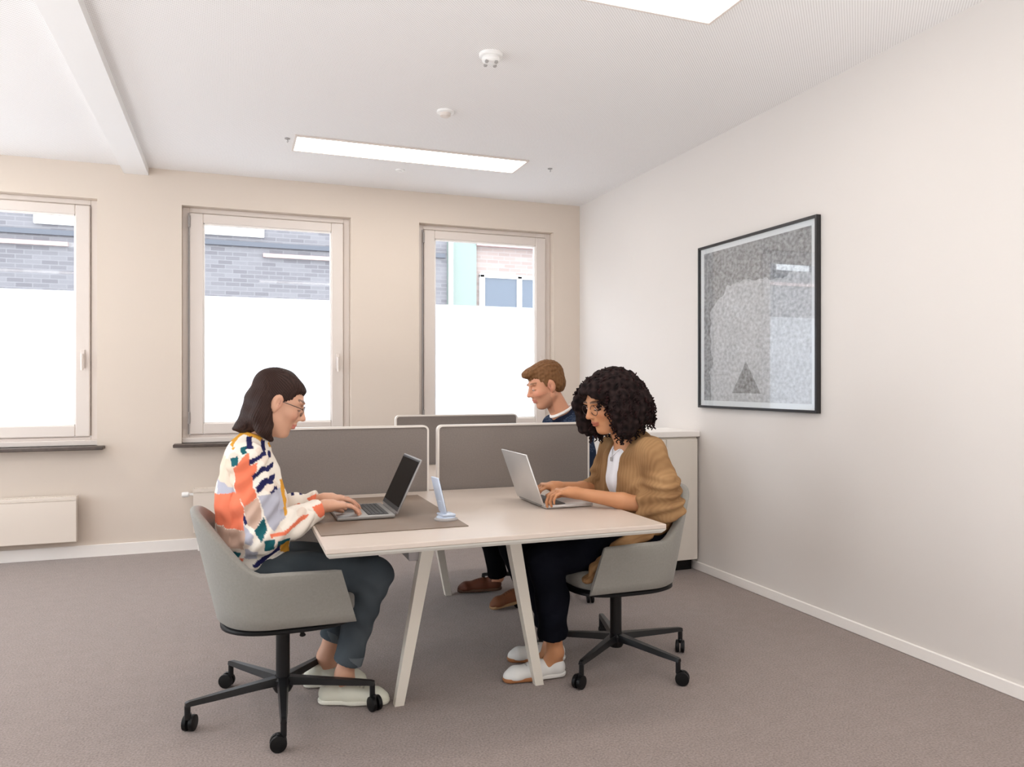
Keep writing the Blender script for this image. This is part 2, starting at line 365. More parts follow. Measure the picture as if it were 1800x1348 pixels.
t = empty('smoke_detector', (1.216, 3.60, H)); tag(t, 'larger round white smoke detector nearest the camera', 'smoke detector')
MB().lathe([(.060, 0), (.060, -.012), (.056, -.016), (.040, -.018)], seg=32).build('base', M['white_plastic'], t, True)
MB().lathe([(.044, -.016), (.046, -.03), (.040, -.040), (.028, -.046), (.0, -.047)][:4], seg=32).build('chamber', M['white_plastic'], t, True)
for k in range(4):
    a = k * math.pi / 2 + .6
    MB().box((.034 * math.cos(a) - .008, .034 * math.sin(a) - .008, -.054), (.034 * math.cos(a) + .008, .034 * math.sin(a) + .008, -.040), .003).build('vent_foot', M['grey_plastic'], t)
t = empty('motion_sensor', (1.211, 4.45, H)); tag(t, 'smaller round white ceiling sensor between the smoke detector and the light', 'sensor')
MB().lathe([(.052, 0), (.052, -.01), (.046, -.014)], seg=32).build('base', M['white_plastic'], t, True)
MB().lathe([(.034, -.013), (.032, -.03), (.022, -.036)], seg=24).build('lens', M['frame_white'], t, True)
t = empty('sprinkler', (1.217, 5.80, H)); tag(t, 'tiny white ceiling sprinkler rose close to the window wall', 'sprinkler')
MB().lathe([(.036, 0), (.034, -.006), (.018, -.008)], seg=24).build('rosette', M['white_plastic'], t, True)
MB().lathe([(.010, -.006), (.010, -.012), (.014, -.014), (.014, -.016)], seg=16).build('nozzle', M['white_plastic'], t, True)
for x, y, lb in ((.346, 5.313, 'small grey ceiling hook left of the far ceiling light'), (2.291, 5.36, 'small grey ceiling hook right of the far ceiling light')):
    t = empty('ceiling_hook', (x, y, H)); tag(t, lb, 'hook')
    MB().lathe([(.018, 0), (.018, -.005), (.010, -.008)], seg=16).build('plate', M['grey_plastic'], t, True)
    MB().tube([(0, 0, -.006), (.003, 0, -.016), (.006, 0, -.02), (.003, 0, -.026), (-.003, 0, -.022)], .003, 8).build('hook_wire', M['grey_plastic'], t, True)

# ------------------------------------------------------------------ radiators
def radiator(x0, x1, z0, z1, label, valve_left):
    t = empty('radiator', ((x0 + x1) / 2, YB, z0)); tag(t, label, 'radiator')
    w = (x1 - x0) / 2; h = z1 - z0
    MB().box((-w, -.10, 0), (w, -.085, h - .03), .005, 2).build('front_panel', M['rad'], t)
    MB().box((-w, -.05, 0), (w, -.035, h - .03), .004).build('rear_panel', M['rad'], t)
    g = MB().box((-w - .002, -.104, h - .03), (w + .002, -.03, h - .022), .002)
    g.box((-w - .002, -.104, h - .022), (w + .002, -.098, h), .002); g.box((-w - .002, -.036, h - .022), (w + .002, -.03, h), .002)
    n = 40
    for i in range(n): g.box((-w + 2 * w * i / n, -.098, h - .014), (-w + 2 * w * i / n + .004, -.036, h - .004))
    g.build('top_grille', M['rad'], t)
    for sx in (-w, w - .006): MB().box((sx, -.10, .0), (sx + .006, -.03, h), .002).build('side_cover', M['rad'], t)
    for sx in (-w + .15, w - .15): MB().box((sx - .02, -.04, .06), (sx + .02, 0, h - .08), .002).build('bracket', M['rad'], t)
    s = -1 if valve_left else 1
    v = MB().tube([(s * (w), -.07, h - .045), (s * (w + .03), -.07, h - .045)], .010, 12).lathe([(.017, 0), (.020, .01), (.020, .045), (.014, .052)], (s * (w + .03) + (-.052 if s < 0 else 0), -.07, h - .045), 16, 'x')
    v.build('valve', M['white_plastic'], t, True)
    MB().tube([(s * (w - .04), -.07, .01), (s * (w - .04), -.07, -z0 + .001)], .009, 10).build('pipe', M['white_trim'], t, True)
radiator(-2.2, -1.075, .135, .47, 'cream panel radiator under the window at the left edge', True)
radiator(-.285, .80, .145, .485, 'cream panel radiator with white valve, mostly hidden behind the patterned blouse', True)

# ------------------------------------------------------------------ cabinet by the right wall
t = empty('low_cabinet', (2.745, 4.68, 0)); tag(t, 'pale cabinet against the right wall behind the woman in the cardigan', 'cabinet')
MB().box((-.225, -.19, .075), (.281, .20, .925), .003).build('cabinet_body', M['cab'], t)
MB().box((-.245, -.215, .928), (.293, .215, .968), .004).build('top_board', M['white_trim'], t)
for k, (a, b) in enumerate(((-.222, .026), (.030, .278))):
    d = MB().box((a, -.208, .08), (b, -.19, .915), .003).build('door', M['cab'], t)
MB().box((-.21, -.15, 0), (.265, .18, .075)).build('plinth', M['black'], t)

# ------------------------------------------------------------------ framed picture
t = empty('framed_picture', (XR, 3.885, 1.68)); tag(t, 'black framed stippled grey abstract print hanging on the right wall', 'picture')
pw, ph, fd = .566, .548, .032
MB().box((-.006, -pw + .01, -ph + .01), (0, pw - .01, ph - .01)).build('backing', M['black'], t)
f = MB()
for (y0, y1, z0, z1) in ((-pw, -pw + .016, -ph, ph), (pw - .016, pw, -ph, ph), (-pw + .016, pw - .016, ph - .016, ph), (-pw + .016, pw - .016, -ph, -ph + .016)):
    f.box((-fd, y0, z0), (-.001, y1, z1), .0015)
f.build('frame', M['pic_frame'], t)
MB().box((-.016, -pw + .015, -ph + .015), (-.008, pw - .015, ph - .015)).build('mount_board', M['pic_mount'], t)
MB().box((-.0175, -pw + .055, -ph + .05), (-.0165, pw - .055, ph - .05)).build('print', M['art'], t)
MB().box((-.025, -pw + .015, -ph + .015), (-.022, pw - .015, ph - .015)).build('glazing', M['picture_glass'], t)

# ------------------------------------------------------------------ desks
def desk(y0, y1, label, leg_y, beam=True):
    x0, x1 = .293, 1.615
    t = empty('desk', ((x0 + x1) / 2, (y0 + y1) / 2, 0)); tag(t, label, 'desk', 'white bench desks placed end to end')
    w, d = (x1 - x0) / 2, (y1 - y0) / 2
    MB().box((-w, -d, .722), (w, d, .740), .002).build('tabletop', M['table_top'], t)
    # edge band, undercut towards the bottom
    e = MB(); v = []
    for (o, z) in ((0, .7215), (-.004, .714), (-.014, .704)):
        v += [(-w - o * 0 + (-o), -d - o, z), (w + o, -d - o, z), (w + o, d + o, z), (-w - o, d + o, z)]
    fs = [(a + k, a + (k + 1) % 4, a + 4 + (k + 1) % 4, a + 4 + k) for a in (0, 4) for k in range(4)] + [(3, 2, 1, 0), (8, 9, 10, 11)]
    e.add(v, fs).build('edge_band', M['table_edge'], t)
    cx = -.02
    for ly in leg_y:
        yy = ly - (y0 + y1) / 2
        for s in (-1, 1):
            f0 = Vector((cx + s * .305, yy, 0)); f1 = Vector((cx + s * .175, yy, .70)); lg = MB()
            u = (f1 - f0).normalized(); vs = []
            for (p, hw, hd) in ((f0, .019, .019), (f1, .027, .030)):
                for (a, b) in ((-1, -1), (1, -1), (1, 1), (-1, 1)):
                    vs.append((p.x + a * hw, p.y + b * hd, p.z))
            lg.add(vs, [(3, 2, 1, 0), (4, 5, 6, 7)] + [(k, (k + 1) % 4, 4 + (k + 1) % 4, 4 + k) for k in range(4)])
            o = lg.build('leg', M['leg_white'], t)
            MB().box((f0.x - .017, yy - .017, 0), (f0.x + .017, yy + .017, .006), .002).build('leg_foot', M['grey_plastic'], o)
        MB().box((cx - .30, yy - .03, .662), (cx + .30, yy + .03, .7035), .003).build('cross_bar', M['leg_white'], t)
    for s in (-1, 1):
        MB().box((cx + s * .24 - .022, leg_y[0] - (y0 + y1) / 2 + .0, .575 if s < 0 else .65), (cx + s * .24 + .022, d - .03, .665), .003).build('side_rail', M['beam_grey'], t)
    return t
desk(2.605, 3.832, 'near white bench desk with the two laptops on it', [3.03])
desk(3.888, 5.07, 'far white bench desk behind the grey screens', [4.49])

def screen(x0, x1, y, z0, z1, label):
    t = empty('desk_screen', ((x0 + x1) / 2, y, z0)); tag(t, label, 'desk screen', 'grey felt desk screens')
    w = (x1 - x0) / 2; h = z1 - z0; r = .028
    def outline(ins, rr):
        pts = []
        for (cx, cz, a0) in ((w - ins - rr, h - ins - rr, 0), (-w + ins + rr, h - ins - rr, 90), (-w + ins + rr, ins + rr, 180), (w - ins - rr, ins + rr, 270)):
            for k in range(7):
                a = math.radians(a0 + 15 * k); pts.append((cx + rr * math.cos(a), cz + rr * math.sin(a)))
        return pts
    a = outline(.009, r - .009); n = len(a)
    MB().add([(p[0], -.014, p[1]) for p in a] + [(p[0], .014, p[1]) for p in a], [tuple(range(n)), tuple(range(2 * n - 1, n - 1, -1))] + [(k, (k + 1) % n, n + (k + 1) % n, n + k) for k in range(n)]).build('felt_panel', M['panel_fabric'], t)
    o = outline(0, r); v = []
    for (pp, yy) in ((o, -.019), (o, .019), (outline(.0095, r - .0095), .019), (outline(.0095, r - .0095), -.019)): v += [(p[0], yy, p[1]) for p in pp]
    MB().add(v, [(q * n + k, q * n + (k + 1) % n, ((q + 1) % 4) * n + (k + 1) % n, ((q + 1) % 4) * n + k) for q in range(4) for k in range(n)]).build('screen_frame', M['panel_frame'], t)
    for s in (-.5, .5):
        MB().box((s * w - .03, -.024, .2475), (s * w + .03, .024, .268), .003).build('clamp', M['panel_frame'], t)
    return t
screen(.085, .958, 3.86, .435, 1.08, 'grey felt desk screen behind the black laptop')
screen(1.004, 1.882, 3.86, .435, 1.08, 'grey felt desk screen behind the silver laptop')
screen(1.035, 1.918, 5.10, .435, 1.08, 'grey felt desk screen at the far end of the far desk')

tag(MB().box((.302, 2.83, .7405), (.865, 3.70, .7435), .0012).build('desk_pad', M['mat_pad']), 'taupe desk pad under the black screened laptop', 'desk pad')

# ------------------------------------------------------------------ laptops
def laptop(loc, rz, label, body, keym, lid_ang, palm):
    """local: hinge line along y at x=0, base towards -x, lid rises leaning to +x"""
    t = empty('laptop', loc, rz); tag(t, label, 'laptop')
    W2 = .1625; D = .235
    MB().box((-D, -W2, .002), (0, W2, .016), .004, 2).build('base', body, t, True)
    MB().box((-.108, -W2 + .018, .0162), (-.022, W2 - .018, .0168)).build('keyboard_tray', M['key'], t)
    for rw in range(5):
        for c in range(13):
            y0 = -W2 + .022 + c * (2 * W2 - .044) / 13; x0 = -.106 + rw * .0165
            if rw == 0 and 3 < c < 9:
                if c == 4: MB().box((x0, y0, .0166), (x0 + .0135, y0 + 5 * (2 * W2 - .044) / 13 - .003, .0186), .0006).build('key', keym, t)
                continue
            KEY.setdefault((body.name,), None)
            if KEY[(body.name,)] is None:
                o = MB().box((0, 0, 0), (.0135, (2 * W2 - .044) / 13 - .003, .002), .0006).build('key', keym, t); KEY[(body.name,)] = o.data
            else:
                o = bpy.data.objects.new('key', KEY[(body.name,)]); C.objects.link(o); o.parent = t
            o.location = (x0, y0, .0166)
    MB().box((-D + .018, -.05, .016), (-.125, .05, .0166), .0002).build('touchpad', palm, t)
    R = Matrix.Rotation(lid_ang, 3, 'Y')     # tilt towards +x
    def lb(lo, hi, bev=0, seg=1):
        m = MB().box(lo, hi, bev, seg); off = Vector((.004, 0, .014)); m.v = [tuple(R @ Vector(p) + off) for p in m.v]; return m
    lid = lb((0, -W2, .004), (.007, W2, .246), .003, 2).build('lid', body, t, True)
    lb((-.0012, -W2 + .005, .012), (.0006, W2 - .005, .240), .0003).build('bezel', M['key'] if keym is M['key'] else M['key_grey'], lid)
    lb((-.0024, -W2 + .011, .030), (-.001, W2 - .011, .232)).build('screen', M['screen'], lid)
    lb((.0, -W2 + .03, -.004), (.008, W2 - .03, .008), .002).build('hinge', M['laptop_grey'], t)
    return t
KEY = {}
laptop((.628, 3.25, .7436), 0, 'dark laptop with black screen open on the taupe desk pad', M['laptop_grey'], M['key'], math.radians(25), M['key_grey'])
laptop((1.300, 3.255, .7405), math.pi, 'silver laptop seen from behind, used by the woman in the cardigan', M['alu'], M['key_grey'], math.radians(20), M['alu'])

# phone on its stand
t = empty('phone_stand', (.815, 2.985, .7405), math.radians(8)); tag(t, 'small pale blue phone stand at the front of the desk', 'phone stand')
MB().lathe([(.046, 0), (.048, .003), (.048, .008), (.040, .013)], seg=32).build('base', M['grey_plastic'], t, True)
MB().lathe([(.040, .0132), (.038, .018), (.028, .022)], seg=32).build('base_cover', M['blue_white'], t, True)
MB().box((-.028, -.035, .020), (.030, .035, .030), .004, 2).build('rest', M['blue_white'], t, True)
MB().box((-.022, -.02, .02), (-.012, .02, .085), .003, rot=Matrix.Rotation(math.radians(-14), 3, 'Y')).build('back_support', M['blue_white'], t, True)
t = empty('phone', (.803, 2.985, .7735), math.radians(8)); tag(t, 'slim pale phone leaning on the stand, seen from its edge', 'phone')
R = Matrix.Rotation(math.radians(-14), 3, 'Y')
def rb(lo, hi, bev, seg=1):
    m = MB().box(lo, hi, bev, seg); m.v = [tuple(R @ Vector(p)) for p in m.v]; return m
rb((-.004, -.036, 0), (.004, .036, .150), .0035, 2).build('phone_body', M['blue_white'], t, True)
rb((.0042, -.033, .004), (.0048, .033, .146), .0002).build('screen', M['screen'], t)

# ------------------------------------------------------------------ tub chairs
def make_chair(loc, rz, base_rz, label):
    t = empty('office_chair', loc, rz); tag(t, label, 'chair', 'tub shaped office chairs at the desks')
    # shell: U in plan, low arms, higher back that flares outwards
    NS, NP = 61, 12
    def sm(a): a = max(0, min(1, a)); return a * a * (3 - 2 * a)
    ts = [i / (NS - 1) for i in range(NS)]
    def plan(s, z, inset):
        # s in 0..1 : right arm front -> back -> left arm front
        k = (z - .395) / .43
        hw = .252 + .030 * k ** .8 if k > 0 else .252
        hw -= inset; xf = .254 - .125 * max(0, k); xa = -.03
        bx = .215 + .10 * max(0, k) - inset
        L = xf - xa; arc = 1.0; tot = 2 * L + .86; d = s * tot
        if d < L: return (xf - d, -hw)
        if d > tot - L: return (xf - (tot - d), hw)
        th = (d - L) / .86 * math.pi
        e = 0.86
        cx, cy = math.sin(th), -math.cos(th)
        return (xa - bx * abs(cx) ** e, hw * (1 if cy > 0 else -1) * abs(cy) ** e)
    def ztop(s):
        L = .25; tot = 2 * L + .86; d = s * tot
        if d < L or d > tot - L: return .598 + .006 * sm((min(d, tot - d)) / L)
        th = (d - L) / .86 * math.pi; q = math.sin(th)
        return .604 + .222 * sm((q - .12) / .95)
    v = []; prof = []
    for i, s in enumerate(ts):
        zt = ztop(s); zb = .392; e0 = min(s, 1 - s) / .012
        th = .017 * min(1, .35 + e0)
        cols = []
        # outside up, rounded lip, inside down
        for q in (0, .03, .2, .45, .7, .9, 1): cols.append((zb + (zt - .012 - zb) * q, .012 if q == 0 else 0.0))
        for a in (30, 60, 90, 120, 150): cols.append((zt - .012 + .012 * math.sin(math.radians(a)), th * (1 - math.cos(math.radians(a)))))
        for q in (1, .8, .5, .25, .0): cols.append((zb + .05 + (zt - .012 - zb - .05) * q, 2 * th + .01 * (1 - q)))
        for z, ins in cols:
            x, y = plan(s, z, ins); v.append((x, y, z))
        NPc = len(cols)
    fs = [(i * NPc + j, (i + 1) * NPc + j, (i + 1) * NPc + j + 1, i * NPc + j + 1) for i in range(NS - 1) for j in range(NPc - 1)]
    fs += [(i * NPc + NPc - 1, (i + 1) * NPc + NPc - 1, (i + 1) * NPc, i * NPc) for i in range(NS - 1)]
    fs += [tuple(range(NPc)), tuple((NS - 1) * NPc + j for j in range(NPc))[::-1]]
    MB().add(v, fs).build('shell', M['shell'], t, True, 60)
    # seat cushion (rounded front lip) and the black under-pan
    def slab(name, z0, z1, ins, m, front, r=.02, n=40):
        out = []
        for i in range(n):
            a = 2 * math.pi * i / n; c, s_ = math.cos(a), math.sin(a)
            ex = .62 if c > 0 else .8
            x = (front if c > 0 else .235) * abs(c) ** ex * (1 if c > 0 else -1); y = (.238) * abs(s_) ** .62 * (1 if s_ > 0 else -1)
            out.append((x * (1 - ins), y * (1 - ins)))
        vv = []; lv = []
        for k in range(5): a = math.radians(90 * k / 4); lv.append((z0 + r * (1 - math.cos(a)) * .9, 1 - .10 * (1 - math.sin(a))))
        for k in range(5): a = math.radians(90 * k / 4); lv.append((z1 - r + r * math.sin(a), 1 - .08 * (1 - math.cos(a))))
        for z, sc in lv: vv += [(p[0] * sc, p[1] * sc, z) for p in out]
        m_ = len(lv); f2 = [(a * n + k, a * n + (k + 1) % n, (a + 1) * n + (k + 1) % n, (a + 1) * n + k) for a in range(m_ - 1) for k in range(n)]
        f2 += [tuple(range(n))[::-1], tuple((m_ - 1) * n + k for k in range(n))]
        return MB().add(vv, f2).build(name, m, t, True, 50)
    slab('seat', .393, .475, .02, M['shell'], .280, .03)
    slab('seat_pan', .366, .3925, .0, M['black'], .278, .018)
    MB().box((-.09, -.06, .345), (.11, .06, .37), .008, 2).build('mechanism', M['black_metal'], t)
    MB().tube([(.06, -.06, .356), (.06, -.17, .352), (.06, -.20, .350)], [.006, .006, .012], 8, flat=(1, .6)).build('lever', M['black'], t, True)
    MB().lathe([(.014, .33), (.014, .35)], seg=16).build('gas_piston', M['chrome'], t, True)
    MB().lathe([(.027, .115), (.027, .33), (.022, .336)], seg=24).build('column', M['black_metal'], t, True)
    b = empty('base_hub_mount', (0, 0, 0), base_rz, t)
    bpy.data.objects.remove(b)
    MB().lathe([(.030, .072), (.040, .09), (.040, .122), (.032, .132)], seg=24).build('hub', M['black_metal'], t, True)
    for k in range(5):
        a = base_rz + k * 2 * math.pi / 5; u = Vector((math.cos(a), math.sin(a), 0)); w = Vector((-u.y, u.x, 0)); vs = []
        secs = [(.028, .134, .023, .030), (.12, .129, .019, .026), (.27, .121, .015, .022), (.352, .116, .012, .018), (.366, .112, .011, .014)]
        for (d, zt_, hw, hh) in secs:
            for (sa, z) in ((-1, zt_ - hh), (1, zt_ - hh), (.7, zt_), (-.7, zt_)): p = u * d + w * hw * sa; vs.append((p.x, p.y, z))
        f2 = [(i * 4 + q, i * 4 + (q + 1) % 4, (i + 1) * 4 + (q + 1) % 4, (i + 1) * 4 + q) for i in range(4) for q in range(4)] + [(3, 2, 1, 0), (16, 17, 18, 19)]
        leg = MB().add(vs, f2).build('base_leg', M['black_metal'], t)
        c = u * .358; ca = a + .9 + k * .7; cu = Vector((math.cos(ca), math.sin(ca), 0)); cw = Vector((-cu.y, cu.x, 0)); cc = c - cu * .018
        ms = MB().tube([(c.x, c.y, .10), (c.x, c.y, .05)], .011, 12)
        ms.box((-.006, -.009, .045), (.006, .009, .064), .002); ms.v[-24:] = [(p[0] + cc.x, p[1] + cc.y, p[2]) for p in ms.v[-24:]]
        ms.build('castor_stem', M['black_metal'], leg, True)
        for sgn in (-1, 1):
            wh = MB(); ctr = cc + cw * .0125 * sgn + Vector((0, 0, .030))
            prof_ = [(.022, -.009), (.029, -.007), (.030, 0), (.029, .007), (.020, .009)]
            vs = []
            for r_, h_ in prof_:
                for q in range(20):
                    th = 2 * math.pi * q / 20; p = ctr + cw * h_ + cu * r_ * math.cos(th) + Vector((0, 0, r_ * math.sin(th))); vs.append(tuple(p))
            f3 = [(i * 20 + q, i * 20 + (q + 1) % 20, (i + 1) * 20 + (q + 1) % 20, (i + 1) * 20 + q) for i in range(4) for q in range(20)] + [tuple(range(20)), tuple(80 + q for q in range(20))]
            wh.add(vs, f3).build('castor_wheel', M['black'], leg, True)
    return t
make_chair((.188, 3.15, 0), 0, math.radians(195), 'sage grey tub chair under the woman in the patterned blouse')
make_chair((1.680, 3.15, 0), math.pi, math.radians(2 - 180), 'sage grey tub chair under the woman in the cardigan')
make_chair((1.80, 4.36, 0), math.pi, math.radians(158 - 180), 'sage grey tub chair under the man at the far desk')

# ------------------------------------------------------------------ people: smooth signed distance fields turned into one continuous surface
class Field:
    def __init__(s, lo, hi, h):
        s.h = h; s.lo = np.array(lo, float); s.n = np.ceil((np.array(hi) - s.lo) / h).astype(int) + 1
        s.ax = [(s.lo[i] + np.arange(s.n[i]) * h).astype(np.float32) for i in range(3)]
        s.d = np.full(tuple(s.n), 0.5, np.float32)
    def sub(s, lo, hi, pad):
        sl = []
        for i in range(3):
            a = int(math.floor((lo[i] - pad - s.lo[i]) / s.h)); b = int(math.ceil((hi[i] + pad - s.lo[i]) / s.h)) + 1
            a = max(a, 0); b = min(b, int(s.n[i]))
            if b <= a: return None
            sl.append(slice(a, b))
        P = np.stack(np.meshgrid(*[s.ax[i][sl[i]] for i in range(3)], indexing='ij'), -1)
        return tuple(sl), P
    def op(s, fn, lo, hi, k=0.02, mode='add'):
        r = s.sub(lo, hi, k + 3 * s.h)
        if r is None: return
        sl, P = r; v = fn(P); d = s.d[sl]
        if mode == 'sub': d = -d
        if k > 0: h = np.maximum(k - np.abs(d - v), 0); o = np.minimum(d, v) - h * h / (4 * k)
        else: o = np.minimum(d, v)
        s.d[sl] = -o if mode == 'sub' else o
    def cone(s, a, b, ra, rb, k=0.02, mode='add', sq=None):
        """round cone a->b; sq=(axis, factor) stretches it across one axis"""
        a = np.array(a, np.float32); b = np.array(b, np.float32); R = max(ra, rb) * (max(1, sq[1]) if sq else 1)
        ab = b - a; L2 = float(ab @ ab) + 1e-12
        def fn(P):
            q = P - a
            if sq:
                n = np.array(sq[0], np.float32); n /= np.linalg.norm(n)
                t = q @ n; t0 = float(ab @ n); u = np.clip((q @ ab) / L2, 0, 1)
                off = t - u * t0
                q = q - (off * (1 - 1 / sq[1]))[..., None] * n
            t = np.clip((q @ ab) / L2, 0, 1)
            r = q - t[..., None] * ab
            return np.sqrt((r * r).sum(-1)) - (ra + (rb - ra) * t)
        s.op(fn, np.minimum(a, b) - R, np.maximum(a, b) + R, k, mode)
    def chain(s, pts, k=0.02, sq=None, mode='add'):
        for p, q in zip(pts[:-1], pts[1:]): s.cone(p[:3], q[:3], p[3], q[3], k, mode, sq)
    def ell(s, c, r, k=0.02, mode='add', R=None):
        c = np.array(c, np.float32); r = np.array(r, np.float32); m = float(r.max())
        def fn(P):
            q = P - c
            if R is not None: q = q @ R
            k0 = np.sqrt(((q / r) ** 2).sum(-1)) + 1e-6; k1 = np.sqrt(((q / (r * r)) ** 2).sum(-1)) + 1e-6
            return k0 * (k0 - 1) / k1
        s.op(fn, c - m, c + m, k, mode)
    def cut(s, p, n, rad, k=0.0):
        """remove what lies beyond the plane through p with normal n, within rad of p"""
        p = np.array(p, np.float32); n = np.array(n, np.float32); n /= np.linalg.norm(n)
        r = s.sub(p - rad, p + rad, 0)
        sl, P = r; q = P - p; v = q @ n; m = (q * q).sum(-1) < rad * rad
        s.d[sl] = np.where(m, np.maximum(s.d[sl], v), s.d[sl])
    def mesh(s, smooth=1):
        d = s.d; ins = d < 0; d[0], d[-1] = .5, .5; d[:, 0], d[:, -1] = .5, .5; d[:, :, 0], d[:, :, -1] = .5, .5; ins = d < 0
        c = np.zeros(tuple(x - 1 for x in d.shape), np.int8)
        for i in (0, 1):
            for j in (0, 1):
                for k in (0, 1): c += ins[i:d.shape[0] - 1 + i, j:d.shape[1] - 1 + j, k:d.shape[2] - 1 + k]
        act = np.argwhere((c > 0) & (c < 8)); idx = np.full(c.shape, -1, np.int32); idx[tuple(act.T)] = np.arange(len(act))
        acc = np.zeros((len(act), 3)); cnt = np.zeros(len(act))
        cor = [(i, j, k) for i in (0, 1) for j in (0, 1) for k in (0, 1)]
        val = {q: d[act[:, 0] + q[0], act[:, 1] + q[1], act[:, 2] + q[2]] for q in cor}
        for q in cor:
            for ax in range(3):
                if q[ax] == 1: continue
                r = list(q); r[ax] = 1; a, b = val[q], val[tuple(r)]; m = (a < 0) != (b < 0)
                t = np.where(m, a / np.where(m, a - b, 1), 0); p = np.zeros((len(act), 3)); p += q; p[:, ax] += t
                acc[m] += p[m]; cnt[m] += 1
        v = s.lo + (act + acc / cnt[:, None]) * s.h
        F = []
        for ax in range(3):
            o1, o2 = (ax + 1) % 3, (ax + 2) % 3
            a = [slice(None)] * 3; b = [slice(None)] * 3; a[ax] = slice(0, -1); b[ax] = slice(1, None)
            x = ins[tuple(a)] != ins[tuple(b)]; e = np.argwhere(x)
            e = e[(e[:, o1] > 0) & (e[:, o2] > 0) & (e[:, o1] < d.shape[o1] - 1) & (e[:, o2] < d.shape[o2] - 1)]
            qs = []
            for (u, w) in ((-1, -1), (0, -1), (0, 0), (-1, 0)):
                f = e.copy(); f[:, o1] += u; f[:, o2] += w; qs.append(idx[f[:, 0], f[:, 1], f[:, 2]])
            qd = np.stack(qs, 1); flip = ~ins[e[:, 0], e[:, 1], e[:, 2]]; qd[flip] = qd[flip][:, ::-1]; F.append(qd)
        F = np.concatenate(F)
        for _ in range(smooth):
            acc = np.zeros_like(v); cnt = np.zeros(len(v))
            for i in range(4):
                a, b = F[:, i], F[:, (i + 1) % 4]
                for c3 in range(3): acc[:, c3] += np.bincount(a, v[b, c3], len(v)) + np.bincount(b, v[a, c3], len(v))
                cnt += np.bincount(a, minlength=len(v)) + np.bincount(b, minlength=len(v))
            v = v * .4 + .6 * acc / cnt[:, None]
        return v, F
def normals(v, F):
    n = np.cross(v[F[:, 2]] - v[F[:, 0]], v[F[:, 3]] - v[F[:, 1]]); o = np.zeros_like(v)
    for i in range(4):
        for c in range(3): o[:, c] += np.bincount(F[:, i], n[:, c], len(v))
    return o / (np.linalg.norm(o, axis=1)[:, None] + 1e-12)
def np_obj(name, v, F, m, parent, col=None):
    me = bpy.data.meshes.new(name); nf = len(F); k = F.shape[1]
    me.vertices.add(len(v)); me.vertices.foreach_set('co', v.astype(np.float32).ravel())
    me.loops.add(nf * k); me.loops.foreach_set('vertex_index', F.astype(np.int32).ravel())
    me.polygons.add(nf); me.polygons.foreach_set('loop_start', (np.arange(nf) * k).astype(np.int32))
    me.polygons.foreach_set('use_smooth', np.ones(nf, bool)); me.update(calc_edges=True)
    if col is not None:
        a = me.color_attributes.new('Col', 'FLOAT_COLOR', 'POINT')
        a.data.foreach_set('color', np.concatenate([col, np.ones((len(v), 1))], 1).astype(np.float32).ravel())
    me.materials.append(m); o = bpy.data.objects.new(name, me); C.objects.link(o); o.parent = parent; return o
def wob(v, f, seed=0.0):
    """smooth pseudo noise in -1..1"""
    x, y, z = (v * f).T
    return (np.sin(x * 1.7 + 1.3 * np.sin(y * 1.1 + seed) + seed) + np.sin(y * 1.9 + 1.2 * np.sin(z * 1.3 + seed * 2)) + np.sin(z * 1.5 + 1.4 * np.sin(x * .9 + 2.1 * seed))) / 3
def const(v, c): return np.tile(np.array(c, float), (len(v), 1))
def lerp(a, b, t): return a + (b - a) * np.clip(t, 0, 1)[:, None]
def rotm(tilt, yaw):
    """head frame -> person frame: tilt nods forward/down, yaw turns to +y"""
    a, b = math.radians(tilt), math.radians(yaw)
    Y = np.array([[math.cos(a), 0, math.sin(a)], [0, 1, 0], [-math.sin(a), 0, math.cos(a)]])
    Z = np.array([[math.cos(b), -math.sin(b), 0], [math.sin(b), math.cos(b), 0], [0, 0, 1]])
    return Z @ Y

